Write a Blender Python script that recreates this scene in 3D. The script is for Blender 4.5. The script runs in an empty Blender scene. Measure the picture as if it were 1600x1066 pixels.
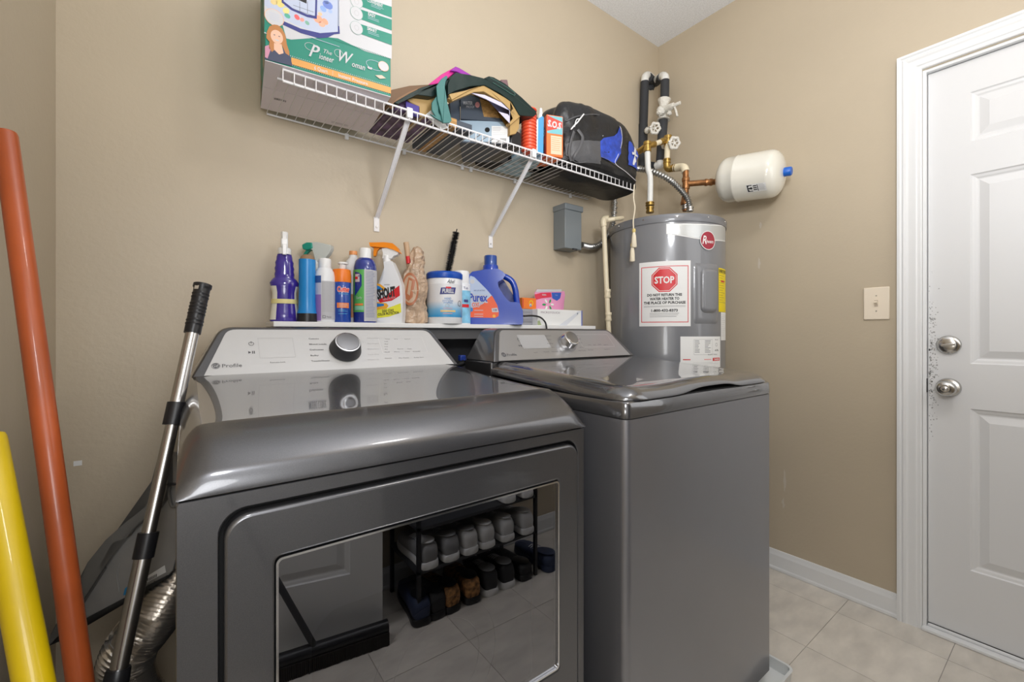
import bpy, bmesh, math, random
from mathutils import Vector, Matrix, noise
random.seed(7)
PI = math.pi
scene = bpy.context.scene
COL = scene.collection

# ------------------------------------------------------------------ camera, world, lights, exposure
F_PX, YAW, HZ = 676.0, math.radians(36.8), 521.0        # focal length in pixels, heading, horizon row
CAM_H = 1.08                                             # world z = 0 is the lens height; floor at -1.08
SN, CS = math.sin(YAW), math.cos(YAW)
cam_d = bpy.data.cameras.new('camera'); cam = bpy.data.objects.new('camera', cam_d); COL.objects.link(cam)
cam_d.sensor_width = 36.0; cam_d.lens = 36.0 * F_PX / 1600.0
cam_d.shift_y = -(533.0 - HZ) / 1600.0
cam_d.clip_start = 0.02
cam.location = (0, 0, 0); cam.rotation_euler = (PI/2, 0, -YAW)
scene.camera = cam

w = bpy.data.worlds.new('world'); scene.world = w; w.use_nodes = True
w.node_tree.nodes['Background'].inputs[0].default_value = (1, 0.97, 0.93, 1)
w.node_tree.nodes['Background'].inputs[1].default_value = 0.3

def light(name, kind, loc, energy, size=0.2, color=(1, 1, 1), target=None, sy=None):
    d = bpy.data.lights.new(name, kind); d.energy = energy; d.color = color
    if kind == 'AREA':
        d.shape = 'RECTANGLE' if sy else 'DISK'; d.size = size
        if sy: d.size_y = sy
    else: d.shadow_soft_size = size
    o = bpy.data.objects.new(name, d); COL.objects.link(o); o.location = loc
    if target is not None:
        o.rotation_euler = (Vector(target) - Vector(loc)).to_track_quat('-Z', 'Y').to_euler()
    return o
light('ceiling_lamp_light', 'POINT', (0.92, -0.10, 1.46), 13, 0.10, (1, 0.96, 0.91))
light('photographer_flash', 'AREA', (0.02, -0.12, 0.50), 6, 0.25, (0.95, 0.97, 1), (1.6, 1.2, -0.2))
light('added_ceiling_fill', 'AREA', (0.55, 0.0, 0.75), 18, 0.35, (0.95, 0.97, 1), (1.05, 0.60, 1.64))  # added lamp aimed upward to brighten the ceiling and its bounce
light('added_rear_fill', 'AREA', (1.65, -0.46, 0.35), 6.5, 0.8, (0.95, 0.97, 1), (1.1, 1.4, -0.3), 1.3)  # added soft fill panel at the rear wall, no real source there
light('added_low_fill', 'POINT', (-0.04, -0.02, -0.06), 8, 0.14, (0.96, 0.98, 1))  # added bare fill light to lift the dark lower part of the room

vs = scene.view_settings
vs.view_transform = 'Standard'; vs.look = 'None'; vs.exposure = -0.06; vs.gamma = 1.0; vs.use_curve_mapping = False
cy = getattr(scene, 'cycles', None)
if cy:
    cy.max_bounces = 10; cy.glossy_bounces = 6; cy.transparent_max_bounces = 12; cy.caustics_reflective = False

# ------------------------------------------------------------------ pixel -> place (always with an explicit distance)
def ray(u, v):
    a = (u - 800.0)
    return Vector((F_PX*SN + a*CS, F_PX*CS - a*SN, HZ - v))
def at(u, v, x=None, y=None, z=None):
    r = ray(u, v)
    k = x/r.x if x is not None else (y/r.y if y is not None else z/r.z)
    return r*k
def D(u, v, d): return ray(u, v) * (d / F_PX)
FWD = Vector((SN, CS, 0)); RGT = Vector((CS, -SN, 0)); UP = Vector((0, 0, 1))

# ------------------------------------------------------------------ materials
MATS = {}
def mat(name, col, rough=0.5, metal=0.0, coat=0.0, coat_r=0.05, bump=0.0, bscale=60.0, var=0.0, vscale=3.0, alpha=1.0, trans=0.0, emit=0.0, spec=0.5, stretch=None, bdist=0.002):
    if name in MATS: return MATS[name]
    m = bpy.data.materials.new(name); m.use_nodes = True
    nt = m.node_tree; b = nt.nodes['Principled BSDF']
    c = (col[0], col[1], col[2], 1)
    b.inputs['Base Color'].default_value = c
    b.inputs['Roughness'].default_value = rough
    b.inputs['Metallic'].default_value = metal
    b.inputs['Coat Weight'].default_value = coat
    b.inputs['Coat Roughness'].default_value = coat_r
    b.inputs['Alpha'].default_value = alpha
    b.inputs['Transmission Weight'].default_value = trans
    b.inputs['Specular IOR Level'].default_value = spec
    if emit:
        b.inputs['Emission Color'].default_value = c; b.inputs['Emission Strength'].default_value = emit
    if bump or var:
        tc = nt.nodes.new('ShaderNodeTexCoord'); mp = nt.nodes.new('ShaderNodeMapping')
        nt.links.new(tc.outputs['Object'], mp.inputs['Vector'])
        if stretch: mp.inputs['Scale'].default_value = stretch
    if bump:
        n = nt.nodes.new('ShaderNodeTexNoise'); n.inputs['Scale'].default_value = bscale; n.inputs['Detail'].default_value = 4
        bp = nt.nodes.new('ShaderNodeBump'); bp.inputs['Strength'].default_value = bump; bp.inputs['Distance'].default_value = bdist
        nt.links.new(mp.outputs[0], n.inputs['Vector']); nt.links.new(n.outputs['Fac'], bp.inputs['Height']); nt.links.new(bp.outputs[0], b.inputs['Normal'])
    if var:
        n = nt.nodes.new('ShaderNodeTexNoise'); n.inputs['Scale'].default_value = vscale; n.inputs['Detail'].default_value = 5
        rp = nt.nodes.new('ShaderNodeValToRGB')
        rp.color_ramp.elements[0].position = 0.3; rp.color_ramp.elements[1].position = 0.7
        rp.color_ramp.elements[0].color = tuple(max(0, x*(1-var)) for x in col) + (1,)
        rp.color_ramp.elements[1].color = tuple(min(1, x*(1+var)) for x in col) + (1,)
        nt.links.new(mp.outputs[0], n.inputs['Vector']); nt.links.new(n.outputs['Fac'], rp.inputs[0]); nt.links.new(rp.outputs[0], b.inputs['Base Color'])
    MATS[name] = m
    return m

M_WALL = mat('wall_paint', (0.53, 0.45, 0.335), 0.42, bump=0.25, bscale=90, var=0.035, vscale=2.2)
M_CEIL = mat('popcorn_ceiling', (0.84, 0.86, 0.90), 0.95, bump=1.0, bscale=170, var=0.10, vscale=150)
M_TRIM = mat('white_trim_paint', (0.80, 0.81, 0.82), 0.28, bump=0.05, bscale=40)
M_DOOR = mat('white_door_paint', (0.74, 0.745, 0.755), 0.35, bump=0.06, bscale=50)
M_TILE = mat('vinyl_tile', (0.66, 0.615, 0.55), 0.38, bump=0.12, bscale=35, var=0.12, vscale=9)
M_GROUT = mat('tile_joint', (0.36, 0.33, 0.30), 0.8)
M_GREY = mat('charcoal_enamel', (0.105, 0.105, 0.112), 0.32, metal=0.75, coat=0.7, coat_r=0.06, var=0.10, vscale=900)
M_DECK = mat('charcoal_deck', (0.13, 0.13, 0.137), 0.20, metal=0.7, coat=1.0, coat_r=0.015, var=0.10, vscale=900)
M_SIDE = mat('charcoal_side_panel', (0.085, 0.085, 0.09), 0.33, metal=0.6, coat=0.35, coat_r=0.1, var=0.04, vscale=4)
M_FRONT = mat('washer_front_panel', (0.23, 0.23, 0.25), 0.34, metal=0.7, coat=0.5, coat_r=0.12, var=0.03, vscale=4)
M_CHROME = mat('chrome_trim', (0.72, 0.72, 0.73), 0.16, metal=1.0)
M_SILVER = mat('brushed_silver_panel', (0.62, 0.62, 0.62), 0.42, metal=0.35, bump=0.03, bscale=30, stretch=(1, 1, 60))
M_SILVER_SHADED = mat('silver_panel_shaded', (0.40, 0.40, 0.41), 0.34, metal=0.7, bump=0.03, bscale=30, stretch=(1, 1, 60))  # dryer's silver again, with the washer panel's dimmer light put into the colour
M_BLACK = mat('black_plastic', (0.012, 0.012, 0.014), 0.35)
M_GAP = mat('black_gap', (0.004, 0.004, 0.004), 0.8)
M_DARK = mat('dark_grey_plastic', (0.035, 0.036, 0.04), 0.5)
M_INNER = mat('door_inner_plate', (0.055, 0.057, 0.065), 0.45)
M_INK = mat('grey_ink', (0.09, 0.09, 0.10), 0.6)
M_INKL = mat('faint_ink', (0.42, 0.42, 0.43), 0.6)
M_WHITE = mat('white_plastic', (0.82, 0.82, 0.82), 0.30)
M_WHITEP = mat('white_paper', (0.80, 0.80, 0.79), 0.6)
M_WIRE = mat('white_wire_coating', (0.82, 0.81, 0.82), 0.32)
M_STEEL = mat('brushed_steel', (0.62, 0.61, 0.60), 0.25, metal=1.0)
M_NICKEL = mat('satin_nickel', (0.55, 0.54, 0.52), 0.22, metal=1.0)

# ------------------------------------------------------------------ mesh helpers (all vertices given in world space)
def thing(name, label, cat, loc, group=None, kind=None):
    o = bpy.data.objects.new(name, None); o.empty_display_size = 0.05; COL.objects.link(o)
    o.location = loc
    tag(o, label, cat, group, kind)
    return o
def tag(o, label=None, cat=None, group=None, kind=None):
    if label: o['label'] = label
    if cat: o['category'] = cat
    if group: o['group'] = group
    if kind: o['kind'] = kind
    return o
def origin(o):
    p = Vector((0, 0, 0))
    while o is not None:
        p += o.location; o = o.parent
    return p
def mk(name, bm, mats, parent=None, smooth=False, bevel=0.0, seg=2, base=None, subsurf=0, angle=40):
    """link a bmesh as ONE object; vertices in world coordinates"""
    if not isinstance(mats, (list, tuple)): mats = [mats]
    bmesh.ops.recalc_face_normals(bm, faces=bm.faces)
    me = bpy.data.meshes.new(name)
    off = Vector((0, 0, 0))
    if parent is not None: off = origin(parent)
    elif bm.verts:
        if base is None:
            lo = [min(v.co[i] for v in bm.verts) for i in range(3)]; hi = [max(v.co[i] for v in bm.verts) for i in range(3)]
            base = ((lo[0]+hi[0])/2, (lo[1]+hi[1])/2, lo[2])
        off = Vector(base)
    for v in bm.verts: v.co -= off
    bm.to_mesh(me); bm.free()
    for m in mats: me.materials.append(m)
    o = bpy.data.objects.new(name, me); COL.objects.link(o)
    if parent is not None: o.parent = parent
    else: o.location = off
    if smooth:
        for p in me.polygons: p.use_smooth = True
        try: me.set_sharp_from_angle(angle=math.radians(angle))
        except Exception: pass
    if bevel:
        b = o.modifiers.new('bevel', 'BEVEL'); b.width = bevel; b.segments = seg; b.limit_method = 'ANGLE'; b.angle_limit = math.radians(38)
        b.use_clamp_overlap = True
        if smooth is False and seg > 1:
            for p in me.polygons: p.use_smooth = True
            try: me.set_sharp_from_angle(angle=math.radians(40))
            except Exception: pass
            b.harden_normals = False
    if subsurf:
        s = o.modifiers.new('sub', 'SUBSURF'); s.levels = subsurf; s.render_levels = subsurf
    return o
def B(): return bmesh.new()
def add_box(bm, lo, hi, M=None, mi=0):
    vs_ = []
    for z in (lo[2], hi[2]):
        for x, y in ((lo[0], lo[1]), (hi[0], lo[1]), (hi[0], hi[1]), (lo[0], hi[1])):
            p = Vector((x, y, z)); vs_.append(bm.verts.new(M @ p if M else p))
    for f in ((3,2,1,0), (4,5,6,7), (0,1,5,4), (1,2,6,5), (2,3,7,6), (3,0,4,7)):
        bm.faces.new([vs_[i] for i in f]).material_index = mi
    return bm
def bx(lo, hi, M=None): return add_box(B(), lo, hi, M)
def add_loft(bm, rings, close_ring=True, cap0=True, cap1=True, mi=0):
    R = [[bm.verts.new(p) for p in r] for r in rings]
    n = len(R[0])
    for a, b in zip(R, R[1:]):
        for i in range(n if close_ring else n-1):
            j = (i+1) % n
            try: bm.faces.new((a[i], a[j], b[j], b[i])).material_index = mi
            except ValueError: pass
    if cap0: bm.faces.new(R[0][::-1]).material_index = mi
    if cap1: bm.faces.new(R[-1]).material_index = mi
    return R
def add_lathe(bm, prof, M, seg=28, sx=1.0, sy=1.0, cap0=True, cap1=True, mi=0):
    """prof: list of (r, z) ; M maps local to world"""
    rings = []
    for r, z in prof:
        r = max(r, 1e-4)
        rings.append([M @ Vector((r*sx*math.cos(2*PI*i/seg), r*sy*math.sin(2*PI*i/seg), z)) for i in range(seg)])
    add_loft(bm, rings, True, cap0, cap1, mi); return bm
def lathe(prof, M, **k): return add_lathe(B(), prof, M, **k)
def smooth_path(pts, n=6):
    pts = [Vector(p) for p in pts]
    if len(pts) < 3: return pts
    out = []
    P = [pts[0]*2-pts[1]] + pts + [pts[-1]*2-pts[-2]]
    for i in range(1, len(P)-2):
        a, b, c, d = P[i-1:i+3]
        for k in range(n):
            t = k/n
            out.append(0.5*((2*b) + (c-a)*t + (2*a-5*b+4*c-d)*t*t + (3*b-a-3*c+d)*t*t*t))
    out.append(pts[-1]); return out
def add_tube(bm, path, r, seg=10, cap=True, flat=None, mi=0):
    """r: number or function of index fraction; flat=(width scale, thickness scale)"""
    path = [Vector(p) for p in path]; n = len(path)
    t0 = (path[1]-path[0]).normalized()
    ref = Vector((0, 0, 1)) if abs(t0.z) < 0.9 else Vector((1, 0, 0))
    nrm = (ref - t0*ref.dot(t0)).normalized()
    rings = []
    for i, p in enumerate(path):
        t = (path[min(i+1, n-1)] - path[max(i-1, 0)]).normalized()
        nrm = (nrm - t*nrm.dot(t)).normalized(); bn = t.cross(nrm)
        rr = r(i/(n-1)) if callable(r) else r
        fx, fy = flat if flat else (1, 1)
        rings.append([p + nrm*rr*fx*math.cos(2*PI*k/seg) + bn*rr*fy*math.sin(2*PI*k/seg) for k in range(seg)])
    add_loft(bm, rings, True, cap, cap, mi); return bm
def tube(path, r, **k): return add_tube(B(), path, r, **k)
def add_prism(bm, pts, ext, mi=0):
    """planar polygon pts (world) extruded by the vector ext"""
    ext = Vector(ext)
    a = [bm.verts.new(p) for p in pts]; b = [bm.verts.new(Vector(p)+ext) for p in pts]
    n = len(a)
    for i in range(n):
        j = (i+1) % n; bm.faces.new((a[i], a[j], b[j], b[i])).material_index = mi
    f1 = bm.faces.new(a[::-1]); f2 = bm.faces.new(b); f1.material_index = f2.material_index = mi
    if n > 4: bmesh.ops.triangulate(bm, faces=[f1, f2])
    return bm
def prism_y(px, y, th, mi=0, bm=None):      # outline standing in the plane y = const, running th deep
    return add_prism(bm or B(), [at(u, v, y=y) for u, v in px], (0, th, 0), mi)
def prism_d(px, d, th, mi=0, bm=None):      # outline in a plane square to the viewing direction at depth d
    return add_prism(bm or B(), [D(u, v, d) for u, v in px], FWD*th, mi)
def rrect(cx, cz, hw, hh, r, n=6):
    out = []
    for k, (sx, sz) in enumerate(((1, 1), (-1, 1), (-1, -1), (1, -1))):
        for i in range(n+1):
            a = k*PI/2 + i/n*PI/2
            out.append((cx + sx*(hw-r) + r*math.cos(a), cz + sz*(hh-r) + r*math.sin(a)))
    return out
def ring_prism(outer, inner, y0, y1, conv=lambda s, t, y: Vector((s, y, t))):
    bm = B(); n = len(outer)
    rings = [[conv(s, t, y0) for s, t in outer], [conv(s, t, y1) for s, t in outer], [conv(s, t, y1) for s, t in inner], [conv(s, t, y0) for s, t in inner]]
    R = [[bm.verts.new(p) for p in r] for r in rings]
    for a in range(4):
        b = (a+1) % 4
        for i in range(n):
            j = (i+1) % n; bm.faces.new((R[a][i], R[a][j], R[b][j], R[b][i]))
    return bm
def face_frame(pos, yaw=0.0):
    """local frame at pos: x to the right, y away from the viewer, z up"""
    f = Vector((pos[0], pos[1], 0)).normalized()
    f.rotate(Matrix.Rotation(yaw, 3, 'Z')); r = Vector((f.y, -f.x, 0))
    return Matrix(((r.x, f.x, 0, pos[0]), (r.y, f.y, 0, pos[1]), (0, 0, 1, pos[2]), (0, 0, 0, 1)))

# flat print: words and shapes a fraction of a millimetre proud of the surface they are printed on
_tc = {}
def text_geo(s, shear=0.0, bold=0.0, space=1.0):
    k = (s, shear, bold, space)
    if k in _tc: return _tc[k]
    c = bpy.data.curves.new('t', 'FONT'); c.body = s; c.size = 1.0; c.resolution_u = 2; c.offset = bold; c.shear = shear; c.space_character = space
    o = bpy.data.objects.new('t', c); COL.objects.link(o)
    dg = bpy.context.evaluated_depsgraph_get(); me = o.evaluated_get(dg).to_mesh()
    V = [(v.co.x, v.co.y) for v in me.vertices]; Fc = [tuple(p.vertices) for p in me.polygons]
    o.evaluated_get(dg).to_mesh_clear(); bpy.data.objects.remove(o); bpy.data.curves.remove(c)
    if V:
        x0 = min(v[0] for v in V); x1 = max(v[0] for v in V); y0 = min(v[1] for v in V); y1 = max(v[1] for v in V)
    else: x0 = x1 = y0 = y1 = 0
    _tc[k] = (V, Fc, x0, x1, y0, y1); return _tc[k]
class Print:
    def __init__(self, fn, maxlen=None, step=0.00018, start=0.0005):
        self.fn = fn; self.bm = B(); self.mats = []; self.maxlen = maxlen; self.off = start; self.step = step
    def mi(self, m):
        if m not in self.mats: self.mats.append(m)
        return self.mats.index(m)
    def up(self): self.off += self.step; return self
    def _add(self, V, Fc, m):
        i = self.mi(m); t = B(); vv = [t.verts.new((x, y, 0)) for x, y in V]
        for f in Fc:
            try: t.faces.new([vv[k] for k in f])
            except ValueError: pass
        bmesh.ops.triangulate(t, faces=[f for f in t.faces if len(f.verts) > 3])
        if self.maxlen:
            for _ in range(5):
                es = [e for e in t.edges if e.calc_length() > self.maxlen]
                if not es: break
                bmesh.ops.subdivide_edges(t, edges=es, cuts=1)
                bmesh.ops.triangulate(t, faces=[f for f in t.faces if len(f.verts) > 3])
        mp = {v: self.bm.verts.new(self.fn(v.co.x, v.co.y, self.off)) for v in t.verts}
        for f in t.faces:
            try: self.bm.faces.new([mp[v] for v in f.verts]).material_index = i
            except ValueError: pass
        t.free(); return self
    def poly(self, pts, m): return self._add(pts, [tuple(range(len(pts)))], m)
    def rect(self, x0, y0, x1, y1, m): return self.poly([(x0, y0), (x1, y0), (x1, y1), (x0, y1)], m)
    def ell(self, cx, cy_, rx, ry, m, n=24, rot=0.0):
        c, s = math.cos(rot), math.sin(rot)
        return self.poly([(cx + rx*math.cos(2*PI*i/n)*c - ry*math.sin(2*PI*i/n)*s, cy_ + rx*math.cos(2*PI*i/n)*s + ry*math.sin(2*PI*i/n)*c) for i in range(n)], m)
    def frame(self, x0, y0, x1, y1, t, m):
        self.rect(x0, y0, x1, y0+t, m); self.rect(x0, y1-t, x1, y1, m); self.rect(x0, y0+t, x0+t, y1-t, m); return self.rect(x1-t, y0+t, x1, y1-t, m)
    def ringe(self, cx, cy_, rx, ry, t, m, n=24):
        V = []; Fc = []
        for i in range(n):
            a = 2*PI*i/n; V += [(cx+rx*math.cos(a), cy_+ry*math.sin(a)), (cx+(rx-t)*math.cos(a), cy_+(ry-t)*math.sin(a))]
        for i in range(n): j = (i+1) % n; Fc.append((2*i, 2*j, 2*j+1, 2*i+1))
        return self._add(V, Fc, m)
    def text(self, s, cx, cy_, h, m, w=None, shear=0.0, bold=0.0, rot=0.0, left=False, space=1.0):
        V, Fc, x0, x1, y0, y1 = text_geo(s, shear, bold, space)
        if not V: return self
        k = h/(0.73 if True else (y1-y0)); kx = k if w is None else w/(x1-x0)
        c, sn = math.cos(rot), math.sin(rot); out = []
        for x, y in V:
            X = (x - (x0 if left else (x0+x1)/2))*kx; Y = (y - 0.365)*k
            out.append((cx + X*c - Y*sn, cy_ + X*sn + Y*c))
        return self._add(out, Fc, m)
    def lines(self, x0, x1, ys, t, m, jitter=0.0):
        for y in ys: self.rect(x0, y-t/2, x1 - random.random()*jitter*(x1-x0), y+t/2, m)
        return self
    def done(self, name, parent):
        o = mk(name, self.bm, self.mats, parent); return o
def flat_fn(o, ux, uy):
    o = Vector(o); ux = Vector(ux).normalized(); uy = Vector(uy).normalized(); n = ux.cross(uy)
    return lambda s, t, off: o + ux*s + uy*t + n*off
def cyl_fn(M, a, b=None):
    b = a if b is None else b
    return lambda s, t, off: M @ Vector(((a+off)*math.sin(s/a), -(b+off)*math.cos(s/a), t))

# ------------------------------------------------------------------ the room
XR, YB, XL, YF = 2.155, 1.483, -0.254, -0.50          # right wall, back wall, left wall, wall behind the camera
ZF, ZC = -CAM_H, 1.64
def struct(o): o['kind'] = 'structure'; return o
DY1, DY0, DZT = 0.3685, -0.46, 0.962                    # door opening
struct(mk('wall_back', bx((XL-0.1, YB, ZF), (XR+0.12, YB+0.1, ZC)), M_WALL))
struct(mk('wall_left', bx((XL-0.1, YF, ZF), (XL, YB, ZC)), M_WALL))
struct(mk('wall_front', bx((XL-0.1, YF-0.1, ZF), (XR+0.12, YF, ZC)), M_WALL))
bm = B()
add_box(bm, (XR, DY1, ZF), (XR+0.12, YB, ZC)); add_box(bm, (XR, DY0, DZT), (XR+0.12, DY1, ZC)); add_box(bm, (XR, YF, ZF), (XR+0.12, DY0, ZC))
struct(mk('wall_right', bm, M_WALL))
struct(mk('ceiling', bx((XL-0.1, YF-0.1, ZC), (XR+0.12, YB+0.1, ZC+0.08)), M_CEIL))
floor = struct(mk('floor', bx((XL-0.1, YF-0.1, ZF-0.08), (XR+0.12, YB+0.1, ZF-0.0025)), M_GROUT))
T = 0.305; g = 0.0009
tile_mesh = None
fo = origin(floor)
def clip(a, lo, hi): return max(lo, min(hi, a))
for i in range(-8, 2):
    for j in range(-4, 5):
        x0 = clip(2.01+i*T, XL, XR); x1 = clip(2.01+(i+1)*T, XL, XR); y0 = clip(0.587+j*T, YF, YB); y1 = clip(0.587+(j+1)*T, YF, YB)
        if x1-x0 < 0.01 or y1-y0 < 0.01: continue
        full = abs(x1-x0-T) < 1e-4 and abs(y1-y0-T) < 1e-4
        if full and tile_mesh:
            o = bpy.data.objects.new('tile', tile_mesh); COL.objects.link(o)
        else:
            b_ = bx((-(x1-x0)/2+g, -(y1-y0)/2+g, -0.0024), ((x1-x0)/2-g, (y1-y0)/2-g, 0))
            me = bpy.data.meshes.new('tile'); bmesh.ops.recalc_face_normals(b_, faces=b_.faces); b_.to_mesh(me); b_.free(); me.materials.append(M_TILE)
            o = bpy.data.objects.new('tile', me); COL.objects.link(o)
            if full: tile_mesh = me
        o.parent = floor; o.location = Vector(((x0+x1)/2, (y0+y1)/2, ZF)) - fo
# per-tile tone so the shared mesh does not repeat
nt = M_TILE.node_tree; oi = nt.nodes.new('ShaderNodeObjectInfo'); hs = nt.nodes.new('ShaderNodeHueSaturation')
mr = nt.nodes.new('ShaderNodeMapRange'); mr.inputs['To Min'].default_value = 0.92; mr.inputs['To Max'].default_value = 1.06
nt.links.new(oi.outputs['Random'], mr.inputs['Value']); nt.links.new(mr.outputs[0], hs.inputs['Value'])
bs = nt.nodes['Principled BSDF']; src = bs.inputs['Base Color'].links[0].from_socket
nt.links.new(src, hs.inputs['Color']); nt.links.new(hs.outputs[0], bs.inputs['Base Color'])
ad = nt.nodes.new('ShaderNodeVectorMath'); ad.operation = 'ADD'
mpn = [n for n in nt.nodes if n.type == 'MAPPING'][0]; tcn = [n for n in nt.nodes if n.type == 'TEX_COORD'][0]
nt.links.new(tcn.outputs['Object'], ad.inputs[0]); nt.links.new(oi.outputs['Location'], ad.inputs[1]); nt.links.new(ad.outputs[0], mpn.inputs['Vector'])
mpn.inputs['Scale'].default_value = (1, 2.2, 1)

def baseboard(name, pts):
    """pts: run along the wall with the inward normal"""
    (x0, y0), (x1, y1), (nx, ny) = pts
    prof = [(0, 0), (0.012, 0), (0.014, 0.004), (0.014, 0.012), (0.011, 0.018), (0.011, 0.068), (0.008, 0.078), (0.005, 0.090), (0, 0.091)]
    r0 = [Vector((x0+nx*a, y0+ny*a, ZF+b)) for a, b in prof]; r1 = [Vector((x1+nx*a, y1+ny*a, ZF+b)) for a, b in prof]
    b_ = B(); add_loft(b_, [r0, r1]); return struct(mk(name, b_, M_TRIM))
baseboard('baseboard_right', ((XR, 0.4363), (XR, YB), (-1, 0)))
baseboard('baseboard_back', ((XL, YB), (XR, YB), (0, -1)))
baseboard('baseboard_left', ((XL, YF), (XL, YB), (1, 0)))
baseboard('baseboard_front', ((XL, YF), (XR, YF), (0, 1)))

# door casing: moulded profile mitred round the opening
def casing():
    W = 0.068
    prof = [(0.0, 0.0), (0.0, 0.010), (0.004, 0.012), (0.012, 0.012), (0.016, 0.015), (0.036, 0.015), (0.042, 0.018), (0.050, 0.019), (0.055, 0.016), (0.060, 0.020), (W, 0.020), (W, 0.0)]
    path = [((DY1, ZF), (1, 0)), ((DY1, DZT+0.004), (1, 1)), ((DY0, DZT+0.004), (-1, 1)), ((DY0, ZF), (-1, 0))]
    rings = [[Vector((XR - h, y + a*dy, z + a*dz)) for a, h in prof] for (y, z), (dy, dz) in path]
    b_ = B(); add_loft(b_, rings); return b_
struct(mk('trim_1', casing(), M_TRIM))
bm = B()   # jamb lining
add_box(bm, (XR+0.001, DY1-0.010, ZF), (XR+0.118, DY1-0.0005, DZT)); add_box(bm, (XR+0.001, DY0+0.0005, ZF), (XR+0.118, DY0+0.010, DZT)); add_box(bm, (XR+0.001, DY0+0.010, DZT-0.010), (XR+0.118, DY1-0.010, DZT-0.0005))
struct(mk('trim_2', bm, M_TRIM))

def panel_door(name, y0, y1, x_face, z0, z1, cols, rows, to_world, thick=0.035, material=M_DOOR):
    """slab with moulded panels; s across, t up"""
    root = bpy.data.objects.new(name, None); COL.objects.link(root); root.location = to_world((y0+y1)/2, z0, thick/2); struct(root)
    xs = sorted(set([y0, y1] + [a for c in cols for a in c])); zs = sorted(set([z0, z1] + [a for r in rows for a in r]))
    b_ = B()
    def W(s, t, h): return to_world(s, t, h)
    for i in range(len(xs)-1):
        for j in range(len(zs)-1):
            a, b, c, d = xs[i], xs[i+1], zs[j], zs[j+1]
            if (a, b) in cols and (c, d) in rows: continue
            b_.faces.new([b_.verts.new(W(*p)) for p in ((a, c, 0), (b, c, 0), (b, d, 0), (a, d, 0))])
    for p in (((y0, z0), (y1, z0)), ((y1, z0), (y1, z1)), ((y1, z1), (y0, z1)), ((y0, z1), (y0, z0))):
        b_.faces.new([b_.verts.new(W(*q)) for q in ((p[0][0], p[0][1], 0), (p[1][0], p[1][1], 0), (p[1][0], p[1][1], thick), (p[0][0], p[0][1], thick))])
    b_.faces.new([b_.verts.new(W(*p)) for p in ((y0, z0, thick), (y0, z1, thick), (y1, z1, thick), (y1, z0, thick))])
    bmesh.ops.remove_doubles(b_, verts=b_.verts, dist=1e-5)
    mk('slab', b_, material, root)
    for (a, b) in cols:
        for (c, d) in rows:
            pb = B()
            steps = [(0, 0), (0.004, 0.004), (0.012, 0.006), (0.018, 0.009), (0.022, 0.009), (0.045, 0.002), (0.050, 0.002)]
            rings = [[W(a+k, c+k, h), W(b-k, c+k, h), W(b-k, d-k, h), W(a+k, d-k, h)] for k, h in steps]
            add_loft(pb, rings, True, False, True)
            mk('panel', pb, material, root)
    return root
XD = XR + 0.020
sc = (XD/2.175)
door = panel_door('door_1', DY0+0.012, DY1-0.012, XD, ZF+0.022, DZT-0.013, [(-0.345, -0.095), (0.0, 0.250)],
                  [(-0.825, -0.262), (-0.106, 0.552), (0.664, 0.838)], lambda s, t, h: Vector((XD+h, s, t)))
KY = 0.303
def knob(z, kind):
    Mx = Matrix.Translation((XD, KY, z)) @ Matrix.Rotation(-PI/2, 4, 'Y')
    if kind == 'bolt':
        o = mk('deadbolt', lathe([(0.033, 0), (0.033, 0.004), (0.030, 0.009), (0.020, 0.013), (0.010, 0.014)], Mx, seg=32), M_NICKEL, door, smooth=True)
        t_ = B(); add_box(t_, (-0.004, -0.018, 0.012), (0.004, 0.018, 0.024), Mx @ Matrix.Rotation(0.15, 4, 'Z')); mk('thumb_turn', t_, M_NICKEL, o, bevel=0.002)
    else:
        o = mk('door_knob', lathe([(0.033, 0), (0.033, 0.004), (0.029, 0.010), (0.013, 0.013), (0.012, 0.030), (0.020, 0.036), (0.027, 0.046), (0.027, 0.056), (0.021, 0.064), (0.013, 0.067), (0.012, 0.0655)], Mx, seg=32), M_NICKEL, door, smooth=True)
        mk('lock_button', lathe([(0.008, 0.066), (0.008, 0.069), (0.006, 0.0705)], Mx, seg=16), M_STEEL, o, smooth=True)
knob(at(1482, 539, x=XD).z, 'bolt'); knob(at(1482, 607, x=XD-0.04).z, 'knob')
mk('latch_plate', bx((XR+0.004, DY1-0.0115, -0.215), (XR+0.016, DY1-0.0095, -0.165)), M_DARK, door)
M_SCUFF = mat('door_scuff', (0.40, 0.40, 0.40), 0.6)
bm = B()
for k in range(240):
    a = random.random(); y_ = 0.354 - abs(random.gauss(0, 0.011)); z_ = -0.16 + random.gauss(0, 0.085) if a < 0.6 else -0.02 + random.gauss(0, 0.09)
    s_ = random.uniform(0.0008, 0.0032)
    pts = [(XD-0.0004, y_ + s_*math.cos(t*1.05)*random.uniform(.5, 1.2), z_ + s_*math.sin(t*1.05)*random.uniform(.5, 1.4)) for t in range(6)]
    bm.faces.new([bm.verts.new(p) for p in pts])
tag(mk('scuff_marks', bm, M_SCUFF, door), kind='stuff')
bm = B(); add_box(bm, (XR-0.020, DY0, ZF), (XR+0.118, DY1, ZF+0.012)); add_box(bm, (XR+0.006, DY0+0.012, ZF+0.012), (XR+0.016, DY1-0.012, ZF+0.022))
struct(mk('trim_3', bm, M_TRIM, bevel=0.003))
mk('weather_strip', bx((XR+0.017, DY0+0.012, ZF+0.0122), (XR+0.030, DY1-0.012, ZF+0.0215)), M_GAP, door)

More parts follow.
